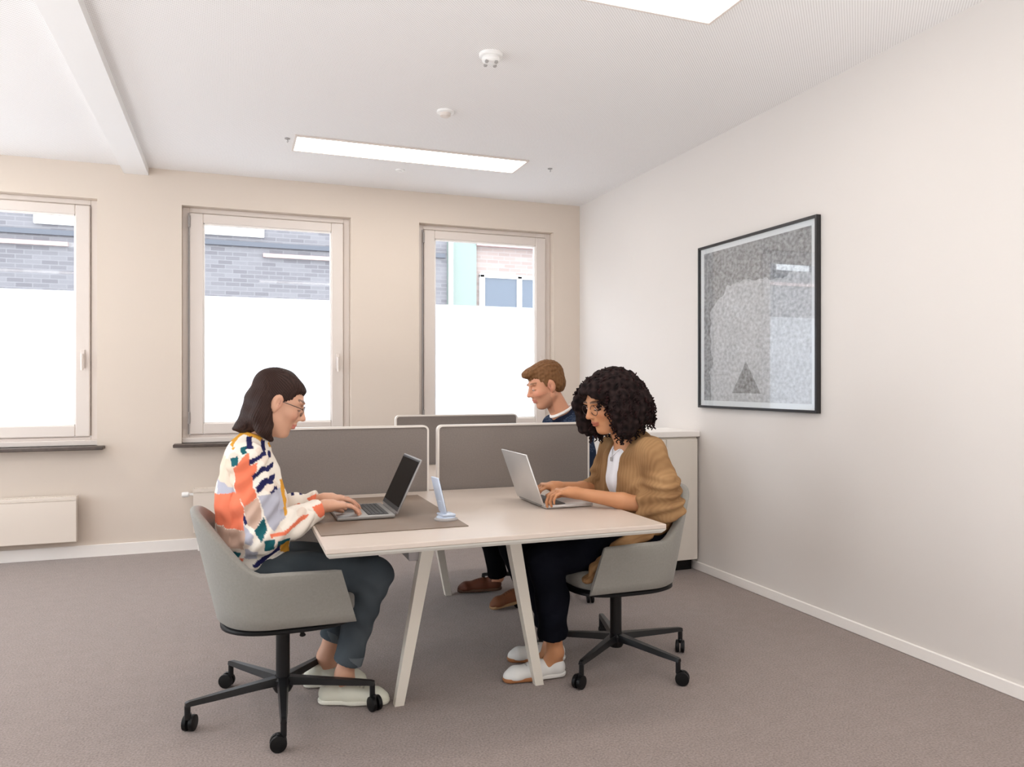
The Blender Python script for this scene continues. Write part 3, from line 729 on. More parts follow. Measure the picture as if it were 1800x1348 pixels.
class Head:
    def __init__(s, c, tilt, yaw, sc=1.0, male=False): s.c = np.array(c, float); s.R = rotm(tilt, yaw); s.s = sc; s.male = male
    def w(s, p): return s.c + s.R @ (np.array(p, float) * s.s)
    def loc(s, v): return ((v - s.c) @ s.R) / s.s
    def el(s, F, c, r, k=.012, mode='add'): F.ell(s.w(c), np.array(r) * s.s, k, mode, s.R.astype(np.float32))
    def cn(s, F, a, b, ra, rb, k=.012, mode='add'): F.cone(s.w(a), s.w(b), ra * s.s, rb * s.s, k, mode)
    def build(s, F):
        m = s.male
        s.el(F, (-.015, 0, .035), (.098, .076, .088), .01)
        s.el(F, (.022, 0, -.012), (.072, .064, .085), .03)
        s.el(F, (.030, 0, -.068), (.054, .050 if m else .046, .040), .03)
        s.el(F, (.068, 0, -.098), (.022, .026 if m else .020, .018), .02)
        for q in (-1, 1):
            s.cn(F, (-.002, q * .055, -.055), (.055, q * .022, -.100), .018 if m else .014, .015, .03)
            s.el(F, (.058, q * .038, -.022), (.026, .022, .022), .02)
            s.el(F, (.078, q * .030, .034), (.018, .026, .009), .012)
            s.el(F, (.098, q * .032, .008), (.020, .019, .013), .014, 'sub')
            s.el(F, (.0755, q * .031, .008), (.0150, .0175, .0125), .004)
            # ear
            s.el(F, (-.008, q * .080, -.002), (.021, .012, .034), .005)
            s.el(F, (.000, q * .092, .002), (.011, .008, .020), .004, 'sub')
            s.el(F, (-.004, q * .078, -.030), (.010, .007, .012), .006)
        s.cn(F, (.086, 0, .026), (.110, 0, -.018), .0085, .0115, .010)
        s.el(F, (.113, 0, -.021), (.0115, .0125, .0100), .008)
        for q in (-1, 1): s.el(F, (.100, q * .0125, -.026), (.011, .0075, .0085), .006)
        s.el(F, (.090, 0, -.042), (.010, .018, .012), .012)
        s.el(F, (.0935, 0, -.054), (.0105, .022, .0062), .006)
        s.el(F, (.0915, 0, -.0655), (.0105, .019, .0072), .006)
        s.cn(F, (.101, -.020, -.0595), (.101, .020, -.0595), .0016, .0016, .003, 'sub')
    def paint(s, v, col, lip, brow, blush=(.62, .25, .17), stubble=None):
        q = s.loc(v); x, y, z = q.T; ay = np.abs(y)
        hm = (x > 0) & (np.linalg.norm(q, axis=1) < .16)
        def bl(mask, c, a): 
            nonlocal col
            col = lerp(col, const(v, c), np.where(hm, mask, 0) * a)
        bl(np.exp(-(((x - .075) / .03) ** 2 + ((ay - .045) / .02) ** 2 + ((z + .025) / .022) ** 2)), blush, .45)
        bl(np.exp(-(((x - .115) / .012) ** 2 + (y / .014) ** 2 + ((z + .02) / .014) ** 2)), blush, .4)
        bl(np.exp(-(((x + .006) / .022) ** 2 + ((z + .002) / .034) ** 2)) * (ay > .070) * (x > -.04) * 1.0, blush, .45)
        bl(np.exp(-(((x - .001) / .008) ** 2 + ((z - .001) / .014) ** 2)) * (ay > .074) * 1.0, tuple(k * .35 for k in blush), .6)  # shade of the ear hollow painted into the skin colour
        e = ((z + .0595) / .0125) ** 2 + (y / .026) ** 2
        bl((e < 1) & (x > .085), lip, .8)
        arch = .040 - 10 * (ay - .034) ** 2
        bl((np.abs(z - arch) < .0042) & (ay > .012) & (ay < .054) & (x > .05), brow, .8)
        bl((np.abs(z - .002 + 6 * (ay - .031) ** 2) < .0022) & (ay > .015) & (ay < .048) & (x > .06), (.02, .015, .012), .85)
        if stubble is not None: bl(((z < -.035) & (ay < .07) & (x > .01)) * 1.0 * (1 - ((e < 1) * 1.0)), stubble, .4)
        return col
    def eyes(s, parent, iris):
        for q in (-1, 1):
            b = bmesh.new(); bmesh.ops.create_uvsphere(b, u_segments=20, v_segments=12, radius=.0118 * s.s)
            me = bpy.data.meshes.new('eye'); b.to_mesh(me); b.free()
            co = np.array([v.co[:] for v in me.vertices]); g = s.R @ np.array([.92, 0, -.38]); g /= np.linalg.norm(g)
            cs = (co / (.0118 * s.s)) @ g; cc = np.where((cs > .965)[:, None], (.01, .01, .01), np.where((cs > .88)[:, None], iris, (.75, .72, .70)))
            a = me.color_attributes.new('Col', 'FLOAT_COLOR', 'POINT'); a.data.foreach_set('color', np.concatenate([cc, np.ones((len(co), 1))], 1).astype(np.float32).ravel())
            me.materials.append(M['eye']); me.polygons.foreach_set('use_smooth', np.ones(len(me.polygons), bool))
            o = bpy.data.objects.new('eye', me); C.objects.link(o); o.parent = parent; o.location = s.w((.0785, q * .031, .0065))
    def glasses(s, parent, rx=.024, rz=.020):
        g = MB(); cx = .098
        for q in (-1, 1):
            pts = [s.w((cx - .012 * abs(math.cos(a) * q * .5 + .5) * 0 - .10 * (abs(q * .033 + rx * math.cos(a)) ** 2) * 2, q * .033 + rx * math.cos(a), .004 + rz * math.sin(a))) for a in [2 * math.pi * k / 24 for k in range(25)]]
            g.tube(pts, .0016, 6, cap=False)
            g.tube([s.w((cx - .0075, q * .0565, .010)), s.w((cx - .02, q * .068, .011)), s.w((.04, q * .077, .010)), s.w((-.005, q * .083, .008)), s.w((-.018, q * .082, -.008))], .0016, 6)
        g.tube([s.w((cx, -.009, .008)), s.w((cx + .004, 0, .011)), s.w((cx, .009, .008))], .0016, 6)
        return g.build('glasses', M['glasses'], parent, True)

def hand(F, wr, fw, side, s=1.0, curl=(18, 34, 30), spread=4.0, drop=0.0):
    """palm down; fw forward direction; side=+1 thumb towards +y. Five separate bent fingers."""
    fw = np.array(fw, float); fw /= np.linalg.norm(fw); up0 = np.array((0, 0, 1.0)); lat = np.cross(up0, fw); lat /= np.linalg.norm(lat); up = np.cross(fw, lat)
    wr = np.array(wr, float)
    def at(p, x, y, z): return p + (fw * x + lat * y * side + up * z) * s
    # palm
    F.cone(wr, at(wr, .030, 0, .004), .024 * s, .026 * s, .015, sq=(lat, 1.15))
    for y, x1, r in ((-.030, .072, .0125), (-.010, .080, .0130), (.010, .082, .0130), (.029, .078, .0130)):
        F.cone(at(wr, .016, y * .55, .002), at(wr, x1, y, .008), .016 * s, r * s, .012)
    F.cone(at(wr, .02, .016, -.006), at(wr, .045, .030, -.010), .017 * s, .014 * s, .012)
    lens = {-.030: (.032, .022, .018, .0076), -.010: (.041, .026, .020, .0084), .010: (.045, .029, .021, .0088), .029: (.040, .025, .020, .0085)}
    for i, (y, x1) in enumerate(((-.030, .072), (-.010, .080), (.010, .082), (.029, .078))):
        l = lens[y]; p = at(wr, x1, y, .008); ang = math.radians(-8 + 4 * ((i * 7) % 3)); sp = math.radians(spread * (i - 1.5)); r = l[3]
        tot = ang
        for j in range(3):
            tot += math.radians(curl[j] + (3 if i % 2 else -2))
            d = fw * math.cos(tot) * math.cos(sp) + lat * side * math.sin(sp) * math.cos(tot) - up * math.sin(tot)
            q = p + d * l[j] * s; F.cone(p, q, r * s * (1 - .08 * j), r * s * (1 - .08 * (j + 1)), .003); p = q
    p = at(wr, .040, .032, -.010)
    for (x, y, z, r0, r1) in ((.026, .020, -.010, .0105, .0095), (.026, .004, -.008, .0095, .0080)):
        q = p + (fw * x + lat * y * side + up * z) * s; F.cone(p, q, r0 * s, r1 * s, .004); p = q

def shoe(parent, heel, toe, name, sc, up_col, sole_col, toe_col=None, label=None, lace=True):
    """low shoe; heel and toe are ground points (z = lowest)"""
    heel = np.array(heel, float); toe = np.array(toe, float); f = toe - heel; L = np.linalg.norm(f); f /= L
    lat = np.cross((0, 0, 1.0), f); lat /= np.linalg.norm(lat); up = np.cross(f, lat)
    def at(x, y, z): return heel + f * x * L + lat * y + up * z
    lo = np.minimum(heel, toe) - .09; hi = np.maximum(heel, toe) + .13
    R = np.stack([f, lat, up], 1)
    def cutlow(F, z):
        P = np.stack(np.meshgrid(*F.ax, indexing='ij'), -1); F.d = np.maximum(F.d, (z - (P - heel) @ up).astype(np.float32))
    F = Field(lo, hi, .004)
    F.cone(at(.12, 0, .035), at(.45, 0, .034), .036, .036, .01); F.cone(at(.45, 0, .034), at(.80, 0, .026), .036, .034, .02, sq=(lat, 1.12))
    F.cone(at(.80, 0, .024), at(.90, 0, .020), .034, .024, .02, sq=(lat, 1.15))
    F.cone(at(.14, 0, .045), at(.18, 0, .070), .034, .033, .02); F.cone(at(.40, 0, .05), at(.55, 0, .045), .028, .024, .02)
    cutlow(F, .012)
    F.ell(at(.22, 0, .118), np.array((.042, .030, .026)), .01, 'sub', R.astype(np.float32))
    v, q = F.mesh(2); loc = (v - heel) @ R; c = const(v, up_col)
    if lace: c = lerp(c, const(v, [x * .55 for x in up_col]), ((loc[:, 0] / L > .42) & (loc[:, 0] / L < .66) & (np.abs(loc[:, 1]) < .018) & (np.sin(loc[:, 0] * 420) > .2)) * .9)
    o = np_obj(name, v, q, M['shoe'], parent, c)
    if label: o['label'] = label
    F = Field(lo, hi, .004)
    F.cone(at(.11, 0, .012), at(.5, 0, .012), .037, .036, .01); F.cone(at(.5, 0, .012), at(.88, 0, .014), .039, .032, .02, sq=(lat, 1.1))
    cutlow(F, .001)
    P = np.stack(np.meshgrid(*F.ax, indexing='ij'), -1); F.d = np.maximum(F.d, ((P - heel) @ up - .019).astype(np.float32))
    v, q = F.mesh(1); loc = (v - heel) @ R; c = const(v, sole_col)
    if toe_col: c = lerp(c, const(v, toe_col), (loc[:, 0] / L > .52) * 1.0)
    np_obj('sole', v, q, M['shoe'], o, c)
    return o

def poly_mask(u, w, pts):
    ins = np.zeros(len(u), bool); n = len(pts)
    for i in range(n):
        (x1, y1), (x2, y2) = pts[i], pts[(i + 1) % n]
        if y1 == y2: continue
        c = ((y1 > w) != (y2 > w)) & (u < (x2 - x1) * (w - y1) / (y2 - y1) + x1); ins ^= c
    return ins

def torso(F, pts, k=.03, w=1.5):
    for p, q in zip(pts[:-1], pts[1:]): F.cone(p[:3], q[:3], p[3], q[3], k, sq=((0, 1, 0), w))

# ---- woman in the patterned blouse (faces +x) ----
def woman_left():
    t = empty('person', (0, 3.2, 0)); tag(t, 'woman with straight dark hair and colourful patterned blouse typing at the left side', 'person')
    hd = Head((.168, -.005, 1.222), 24, 2, 1.06)
    skin = (.60, .335, .225)
    sh_r, el_r, wr_r = (.050, -.165, 1.000), (.100, -.215, .725), (.345, -.085, .805)
    sh_l, el_l, wr_l = (.070, .165, 1.000), (.130, .225, .735), (.365, .105, .805)
    spine = [(.03, 0, .56, .105), (.055, 0, .70, .095), (.050, 0, .85, .090), (.050, 0, .95, .088)]
    kR, aR = (.545, -.115, .515), (.425, -.075, .115)
    kL, aL = (.530, .100, .515), (.375, .130, .125)
    F = Field((-.12, -.33, .0), (.70, .33, 1.42), .0042)
    torso(F, spine, .04, 1.45)
    F.cone((.05, -.12, 1.0), (.05, .12, 1.0), .055, .055, .05)
    F.cone((.065, 0, 1.03), (.135, 0, 1.16), .055, .048, .03)
    hd.build(F)
    for sh, el, wr, sd in ((sh_r, el_r, wr_r, 1), (sh_l, el_l, wr_l, -1)):
        F.chain([(*sh, .050), (*el, .036), (*wr, .0235)], .02)
        fw = np.array((1, .08 * sd, -.10)); hand(F, wr, fw, sd, .98, curl=(14, 26, 24))
    for hip, kn, an in (((.04, -.095, .55), kR, aR), ((.04, .095, .55), kL, aL)):
        F.chain([(*hip, .082), (*kn, .055)], .03); mid = tuple(np.array(kn) * .65 + np.array(an) * .35 + np.array((-.012, 0, 0)))
        F.chain([(*kn, .052), (*mid, .050), (*an, .033)], .02)
        F.cone(an, (an[0] + .03, an[1], .055), .032, .028, .03)
        F.cone((an[0] - .015, an[1], .052), (an[0] + .07, an[1], .036), .027, .018, .02)
    v, q = F.mesh(1); c = const(v, skin) * (1 + .06 * wob(v, 30)[:, None])
    c = hd.paint(v, c, (.55, .17, .14), (.07, .035, .025))
    kn = np.linalg.norm(v[:, None, :] - np.array([[.50, -.1, .80], [.50, .1, .80]])[None], axis=2).min(1)
    c = lerp(c, const(v, (.66, .27, .18)), np.exp(-(kn / .05) ** 2) * .5)
    np_obj('body', v, q, M['skin'], t, c); hd.eyes(t, (.10, .06, .035))
    # straight shoulder length hair tucked behind the ear
    F = Field((-.10, -.16, .98), (.36, .16, 1.42), .0035)
    e = lambda c_, r_, k_=.02, m_='add': hd.el(F, c_, r_, k_, m_)
    e((-.016, 0, .043), (.098, .085, .086)); e((.034, 0, .071), (.048, .062, .031), .02); e((-.040, 0, -.01), (.056, .078, .080), .03)
    F.chain([(.105, 0, 1.22, .066), (.082, 0, 1.16, .054), (.066, 0, 1.130, .038)], .02, sq=((0, 1, 0), 1.3))
    F.chain([(.075, .00, 1.16, .042), (.036, .00, 1.130, .024), (.004, .0, 1.118, .007)], .02, sq=((0, 1, 0), 2.0))
    for sd in (-1, 1): F.chain([(.120, sd * .078, 1.235, .024), (.108, sd * .082, 1.17, .030), (.118, sd * .078, 1.12, .028), (.142, sd * .068, 1.080, .013)], .02, sq=((1, 0, 0), 1.15))
    for sd in (-1, 1):
        e((-.002, sd * .094, -.002), (.026, .022, .034), .006, 'sub')
        hd.cn(F, (.060, sd * .082, -.008), (.060, sd * .075, -.10), .038, .040, .01, 'sub')
        hd.cn(F, (.088, sd * .060, .034), (.085, sd * .05, -.10), .040, .045, .012, 'sub')
    hd.cn(F, (.122, -.02, .058), (.122, .02, .058), .034, .034, .010, 'sub'); hd.cn(F, (.12, 0, .040), (.11, 0, -.10), .045, .05, .012, 'sub')
    v, q = F.mesh(1); n = normals(v, F=q); l = hd.loc(v)
    ph = np.arctan2(l[:, 1], l[:, 0] + .03) * 62 + l[:, 2] * 25 + 5 * wob(v, 22)
    v = v + n * (.0009 * np.sin(ph) + .0015 * wob(v, 60, 2))[:, None]
    hc = lerp(const(v, (.014, .007, .006)), const(v, (.050, .026, .020)), .5 + .5 * np.sin(ph * 1.7 + 2 * wob(v, 35)))
    np_obj('hair', v, q, M['hair'], t, hc)
    hd.glasses(t)
    # blouse
    F = Field((-.14, -.34, .52), (.52, .34, 1.14), .0042)
    for sh, el, wr in ((sh_r, el_r, wr_r), (sh_l, el_l, wr_l)):
        sh, el, wr = map(np.array, (sh, el, wr)); m1 = sh * .45 + el * .55 + np.array((.012, 0, 0)); m2 = el * .5 + wr * .5 + np.array((0, 0, -.008)); cf = el * .12 + wr * .88
        F.chain([(*sh, .066), (*m1, .070), (*el, .062), (*m2, .058), (*cf, .038), (*(wr + (wr - el) * .12), .036)], .025)
        F.cut(cf + (wr - el) * .02, wr - el, .125)
    torso(F, [(.055, 0, .575, .130), (.070, 0, .70, .130), (.062, 0, .84, .122), (.058, 0, .94, .108)], .04, 1.42)
    F.cone((.055, -.125, 1.0), (.055, .125, 1.0), .064, .064, .05)
    F.cone((.085, 0, .80), (.075, 0, .92), .112, .100, .04, sq=((0, 1, 0), 1.35))
    F.cone((.135, 0, .66), (.10, 0, .80), .075, .095, .05, sq=((0, 1, 0), 1.7))
    F.cone((.055, 0, 1.03), (.098, 0, 1.085), .072, .064, .03)
    F.cut((.100, 0, 1.088), (.42, 0, .9), .11)
    # neckline opening
    F.ell((.125, 0, 1.10), (.052, .050, .06), .01, 'sub')
    v, q = F.mesh(1); n = normals(v, q)
    wr_ = .004 * np.sin(v[:, 2] * 95 + 4 * wob(v, 9, 1)) * np.clip((.82 - v[:, 2]) / .2, 0.15, 1) + .004 * wob(v, 42, 2)
    arm = np.abs(v[:, 1]) > .16; wr_ += np.where(arm, .0045 * np.sin(v[:, 2] * 85 - v[:, 0] * 95 + 3 * wob(v, 12)), 0)
    v = v + n * wr_[:, None]
    # the print, laid out on the side of the blouse
    px = 440 + (v[:, 0] - .062) / .002087; py = 795 - (v[:, 2] - 1.04) / .00228
    far = v[:, 1] > .14
    u = (px - 360) * 5.183 + 12 * wob(v, 60, 3); w = (py - 740) * 5.183 + 12 * wob(v, 55, 5)
    CR, CO, NV, TE, MU, TA, GR = (.80, .74, .66), (.78, .20, .11), (.022, .022, .085), (.018, .11, .13), (.62, .30, .04), (.55, .38, .30), (.43, .43, .50)
    col = const(v, CR); col = lerp(col, const(v, (.70, .57, .48)), ((wob(v, 26, 7) > .35)) * .6)
    P = [(TA, [(100, 940), (370, 940), (360, 1110), (180, 1090)]), (GR, [(120, 540), (270, 570), (280, 640), (120, 660)]), ((.74, .60, .48), [(150, 330), (270, 360), (270, 590), (130, 560)]),
         (CO, [(90, 670), (280, 630), (355, 740), (355, 935), (80, 935)]), (CO, [(270, 410), (390, 280), (420, 390), (485, 370), (440, 460), (435, 570), (475, 650), (370, 735), (280, 640)]),
         (GR, [(480, 640), (640, 620), (720, 640), (725, 860), (620, 940), (550, 830)]), (TA, [(355, 735), (480, 650), (515, 820), (450, 920), (370, 850)]),
         (TE, [(440, 930), (530, 820), (565, 900), (510, 1030)]), (TE, [(540, 1010), (625, 1020), (620, 1110), (530, 1100)]), (TE, [(655, 1040), (770, 1030), (760, 1110), (650, 1130)]),
         (GR, [(355, 890), (440, 960), (430, 1050), (370, 1040)]), (GR, [(370, 1100), (470, 1110), (475, 1195), (370, 1190)]), (CO, [(580, 960), (720, 950), (900, 845), (945, 860), (740, 975), (590, 1005)]),
         (CO, [(990, 800), (1080, 760), (1180, 850), (1060, 900)]), (MU, [(695, 560), (750, 570), (745, 840), (720, 840)]), (MU, [(690, 1110), (800, 1080), (800, 1150), (770, 1250), (700, 1180)]),
         (NV, [(420, 1255), (680, 1105), (695, 1150), (470, 1285)]), (NV, [(530, 1255), (750, 1225), (750, 1255), (530, 1285)]), (NV, [(800, 1185), (890, 1140), (890, 1175), (820, 1225)]),
         (TE, [(165, 1070), (240, 1130), (200, 1140)]), (TE, [(245, 1135), (330, 1150), (300, 1200)]), (CO, [(310, 1190), (375, 1190), (340, 1235)]), (NV, [(350, 790), (400, 860), (380, 890), (350, 860)]),
         (MU, [(240, 240), (285, 150), (370, 112), (470, 140), (545, 195), (540, 235), (455, 180), (370, 158), (305, 190), (265, 255)]), (MU, [(590, 225), (640, 220), (640, 275), (600, 275)]),
         (NV, [(392, 170), (440, 170), (440, 250), (385, 255)]), (TE, [(335, 240), (385, 230), (385, 290), (345, 300)]), (TE, [(245, 330), (300, 305), (300, 380), (255, 400)]),
         (NV, [(515, 195), (565, 200), (560, 320), (410, 392), (395, 340), (520, 290)]), (NV, [(425, 465), (500, 410), (630, 400), (630, 442), (510, 460), (440, 510)]), (NV, [(450, 570), (540, 512), (645, 500), (645, 542), (560, 560), (470, 620)]),
         (NV, [(580, 605), (665, 595), (665, 632), (590, 635)]), (NV, [(580, 310), (610, 310), (605, 355), (580, 350)])]
    for cc, pl in P: col = lerp(col, const(v, cc), poly_mask(u, w, pl) * (~far))
    fc = np.where((np.sin(v[:, 0] * 190) > .2)[:, None], NV, CR); fc = np.where((v[:, 2] < .775 + .05 * (v[:, 0] - .2))[:, None], MU, fc)
    fc = np.where((v[:, 2] > .86)[:, None], np.where((np.sin(v[:, 2] * 150 + v[:, 0] * 30) > .3)[:, None], CO, CR), fc)
    col = lerp(col, fc, far * 1.0)
    b = np_obj('blouse', v, q, M['cloth'], t, col); b['label'] = 'blouse printed with coral, navy, teal and mustard shapes'
    # jeans
    F = Field((-.14, -.25, .12), (.68, .26, .72), .0050)
    F.cone((.03, -.06, .565), (.03, .06, .565), .110, .110, .04)
    for hip, kn, an, ct in (((.04, -.095, .56), kR, aR, .165), ((.04, .095, .56), kL, aL, .200)):
        kn, an = np.array(kn), np.array(an); mid = kn * .62 + an * .38 + np.array((-.015, 0, 0)); u_ = (an - kn) / np.linalg.norm(an - kn)
        end = kn + u_ * ((kn[2] - ct) / -u_[2])
        F.chain([(*hip, .098), (*(kn * .5 + np.array(hip) * .5), .086), (*kn, .071)], .03)
        F.chain([(*kn, .069), (*mid, .066), (*end, .054), (*(end + u_ * .03), .054)], .02); F.cut(end, u_, .10)
    v, q = F.mesh(1); n = normals(v, q)
    v = v + n * (.0035 * np.sin(v[:, 2] * 60 + v[:, 0] * 55 + 4 * wob(v, 8)) * (.4 + .6 * np.exp(-((v[:, 0] - .56) / .1) ** 2)))[:, None]
    np_obj('jeans', v, q, M['cloth'], t, lerp(const(v, (.050, .062, .074)), const(v, (.085, .102, .116)), .5 + .5 * wob(v, 22)))
    for kn, an, ct, f in ((kR, aR, .165, 1), (kL, aL, .200, 1)):
        kn, an = np.array(kn), np.array(an); u_ = (an - kn) / np.linalg.norm(an - kn); end = kn + u_ * ((kn[2] - ct) / -u_[2]); pts = []
        MB().tube([end - u_ * .040, end - u_ * .038, end - u_ * .002, end + u_ * .0], [.0545, .058, .0585, .055], 28).build('cuff', mat('denim_cuff', (.10, .12, .135), .9), t, True)
    shoe(t, (.330, -.045, .004), (.600, -.150, .004), 'shoe', 1, (.66, .66, .56), (.70, .69, .60), None, 'cream canvas shoe')
    shoe(t, (.290, .150, .004), (.545, .080, .004), 'shoe', 1, (.66, .66, .56), (.70, .69, .60), None, 'cream canvas shoe')
woman_left()

# ---- woman in the cardigan (faces -x; local +x is forward, local +y is the side nearer the camera) ----
def woman_right():
    t = empty('person', (1.90, 3.15, 0), math.pi); tag(t, 'woman with curly black hair, tan cardigan and white top typing at the right side', 'person')
    hd = Head((.262, .0, 1.205), 20, 6, 1.06)
    skin = (.50, .235, .115)
    sh_n, el_n, wr_n = (.125, .165, .975), (.075, .225, .735), (.465, .085, .810)
    sh_f, el_f, wr_f = (.150, -.165, .975), (.160, -.230, .760), (.475, -.085, .815)
    kN, aN = (.635, .115, .535), (.560, .070, .105)
    kF, aF = (.635, -.09, .535), (.490, -.100, .115)
    F = Field((-.14, -.33, .0), (.78, .33, 1.42), .0042)
    spine = [(.065, 0, .56, .098), (.075, 0, .70, .096), (.115, 0, .85, .092), (.135, 0, .93, .088)]
    torso(F, spine, .04, 1.45)
    F.cone((.14, -.12, .975), (.14, .12, .975), .055, .055, .05); F.cone((.155, 0, 1.0), (.225, 0, 1.14), .054, .048, .03)
    hd.build(F)
    for sh, el, wr, sd in ((sh_n, el_n, wr_n, -1), (sh_f, el_f, wr_f, 1)):
        F.chain([(*sh, .050), (*el, .038), (*(np.array(el) * .5 + np.array(wr) * .5), .036), (*wr, .0245)], .02)
        hand(F, wr, (1, .10 * sd, .02), sd, 1.0, curl=(30, 42, 34), spread=5)
    for hip, kn, an in (((.08, .090, .55), kN, aN), ((.08, -.090, .55), kF, aF)):
        F.chain([(*hip, .082), (*kn, .055)], .03); mid = tuple(np.array(kn) * .65 + np.array(an) * .35 + np.array((-.012, 0, 0)))
        F.chain([(*kn, .052), (*mid, .050), (*an, .034)], .02); F.cone(an, (an[0] + .04, an[1], .055), .034, .028, .03)
        F.cone((an[0] - .015, an[1], .052), (an[0] + .07, an[1], .036), .027, .018, .02)
    v, q = F.mesh(1); c = const(v, skin) * (1 + .06 * wob(v, 30)[:, None]); c = hd.paint(v, c, (.36, .09, .06), (.02, .012, .01), (.55, .20, .10))
    np_obj('body', v, q, M['skin'], t, c); hd.eyes(t, (.03, .018, .012)); hd.glasses(t, .025, .022)
    # curly hair: a bulky volume with a lumpy surface and ringlets
    F = Field((-.10, -.24, .96), (.46, .24, 1.44), .0045)
    e = lambda c_, r_, k_=.03, m_='add': hd.el(F, c_, r_, k_, m_)
    e((-.035, 0, .050), (.128, .115, .098)); e((.035, 0, .078), (.075, .090, .052)); e((-.080, 0, -.025), (.110, .145, .110), .04); e((-.085, 0, -.085), (.085, .150, .065), .04)
    for sd in (-1, 1): e((-.005, sd * .108, -.035), (.070, .040, .100), .03); e((.015, sd * .100, -.105), (.045, .036, .050), .03)
    hd.cn(F, (.085, -.10, .03), (.085, -.115, -.09), .030, .026, .03); hd.cn(F, (.045, -.105, .05), (.055, -.11, -.10), .038, .035, .03)
    hd.cn(F, (.115, 0, .022), (.115, 0, -.10), .060, .058, .012, 'sub'); hd.cn(F, (.105, .035, .020), (.095, .055, -.12), .042, .048, .012, 'sub'); hd.cn(F, (.06, 0, -.09), (.05, 0, -.16), .06, .06, .012, 'sub')
    v, q = F.mesh(1); n = normals(v, q)
    v = v + n * (.006 * wob(v, 75, 1) + .004 * wob(v, 150, 3))[:, None]
    VV, FF, CC = [v], [q], [lerp(const(v, (.006, .004, .004)), const(v, (.028, .017, .016)), .5 + .6 * wob(v, 110, 2))]
    rs = np.random.RandomState(3); l = hd.loc(v); cand = np.where((l[:, 0] < .075))[0]; off = len(v)
    for i in rs.choice(cand, 420, replace=False):
        p0 = v[i]; d = n[i] * rs.uniform(.15, .5) + np.array((rs.uniform(-.2, .2), rs.uniform(-.2, .2), -1.0)); d /= np.linalg.norm(d); a = np.cross(d, (1, 0, 0)); a /= np.linalg.norm(a); b = np.cross(d, a)
        N = 16; L = rs.uniform(.020, .045); rad = rs.uniform(.004, .0065); ph = rs.uniform(0, 6.28); pts = []
        for k in range(N): th = ph + k * .85; pts.append(p0 + n[i] * .002 + d * L * k / N + (a * math.cos(th) + b * math.sin(th)) * rad * (1 - .3 * k / N))
        m = MB().tube(pts, [.0030] * (N - 2) + [.0024, .001], 4, cap=False); vv = np.array([tuple(x) for x in m.v]); VV.append(vv); FF.append(np.array(m.f) + off); off += len(vv); CC.append(const(vv, (.012 + .012 * rs.rand(), .009, .009)))
    h = np_obj('hair', np.concatenate(VV), np.concatenate(FF), M['curly'], t, np.concatenate(CC))
    # white top
    F = Field((-.10, -.22, .50), (.36, .22, 1.08), .0050)
    torso(F, [(.070, 0, .58, .100), (.085, 0, .70, .108), (.125, 0, .85, .100), (.140, 0, .93, .095)], .04, 1.42)
    F.cone((.132, -.11, .975), (.132, .11, .975), .052, .052, .04); F.cone((.165, 0, .85), (.155, 0, .92), .080, .07, .04, sq=((0, 1, 0), 1.35))
    F.ell((.215, 0, 1.045), (.062, .060, .050), .01, 'sub')
    v, q = F.mesh(1); n = normals(v, q); v = v + n * (.003 * np.sin(v[:, 1] * 70 + 3 * wob(v, 12)))[:, None]
    top = np_obj('top', v, q, M['cloth'], t, const(v, (.78, .77, .80))); top['label'] = 'white top under the cardigan'
    for z, x in ((.985, .2265), (.925, .2365), (.865, .2360)):
        pass
    # necklace pendant
    MB().tube([(.185, .045, 1.02), (.222, .03, .985), (.240, 0, .955), (.222, -.03, .985), (.185, -.045, 1.02)], .0012, 6).box((.240, -.007, .935), (.248, .007, .955), .002).build('necklace', M['grey_plastic'], t, True)
    # cardigan, open in front
    F = Field((-.16, -.36, .40), (.60, .36, 1.10), .0045)
    for sh, el, wr, fr in ((sh_n, el_n, wr_n, .36), (sh_f, el_f, wr_f, .36)):
        sh, el, wr = map(np.array, (sh, el, wr)); m1 = sh * .45 + el * .55; cf = el * (1 - fr) + wr * fr
        F.chain([(*sh, .070), (*m1, .080), (*(el + np.array((.002, 0, .01))), .066), (*(el * .75 + wr * .25 + np.array((0, 0, .0))), .064), (*cf, .050), (*(cf + (wr - el) * .12), .050)], .03); F.cut(cf, wr - el, .10)
    torso(F, [(.070, 0, .57, .116), (.080, 0, .70, .128), (.110, 0, .85, .122), (.120, 0, .94, .106)], .04, 1.45)
    F.cone((.125, -.125, .985), (.125, .125, .985), .068, .068, .05); F.cone((.12, 0, 1.01), (.150, 0, 1.045), .078, .066, .03, sq=((0, 1, 0), 1.15))
    F.cone((.160, 0, .68), (.160, 0, .93), .104, .094, .04, sq=((0, 1, 0), 1.4))
    for sd in (-1, 1): F.cone((.185, sd * .085, .94), (.195, sd * .10, .72), .040, .050, .03); F.cone((.195, sd * .10, .72), (.19, sd * .13, .60), .050, .055, .03)
    # drape over the thigh and seat edge
    F.chain([(.17, .165, .62, .040), (.30, .185, .575, .034), (.40, .195, .52, .028), (.46, .200, .455, .022)], .02, sq=((0, 0, 1), .8)); F.chain([(.17, -.165, .62, .040), (.30, -.185, .575, .028), (.40, -.195, .52, .022)], .02)
    # front opening
    F.op(lambda P: np.maximum(np.abs(P[..., 1]) - (.062 + .02 * np.clip((P[..., 2] - .85) / .2, 0, 1)), .085 - P[..., 0] + np.clip((P[..., 2] - .6) * .2, 0, .1)), (.10, -.09, .52), (.40, .09, 1.02), .012, 'sub')
    F.ell((.235, 0, 1.055), (.080, .054, .062), .01, 'sub')
    v, q = F.mesh(1); n = normals(v, q); arm = np.clip((np.abs(v[:, 1]) - .13) / .04, 0, 1)
    low = np.clip((.93 - v[:, 2]) / .12, 0, 1)
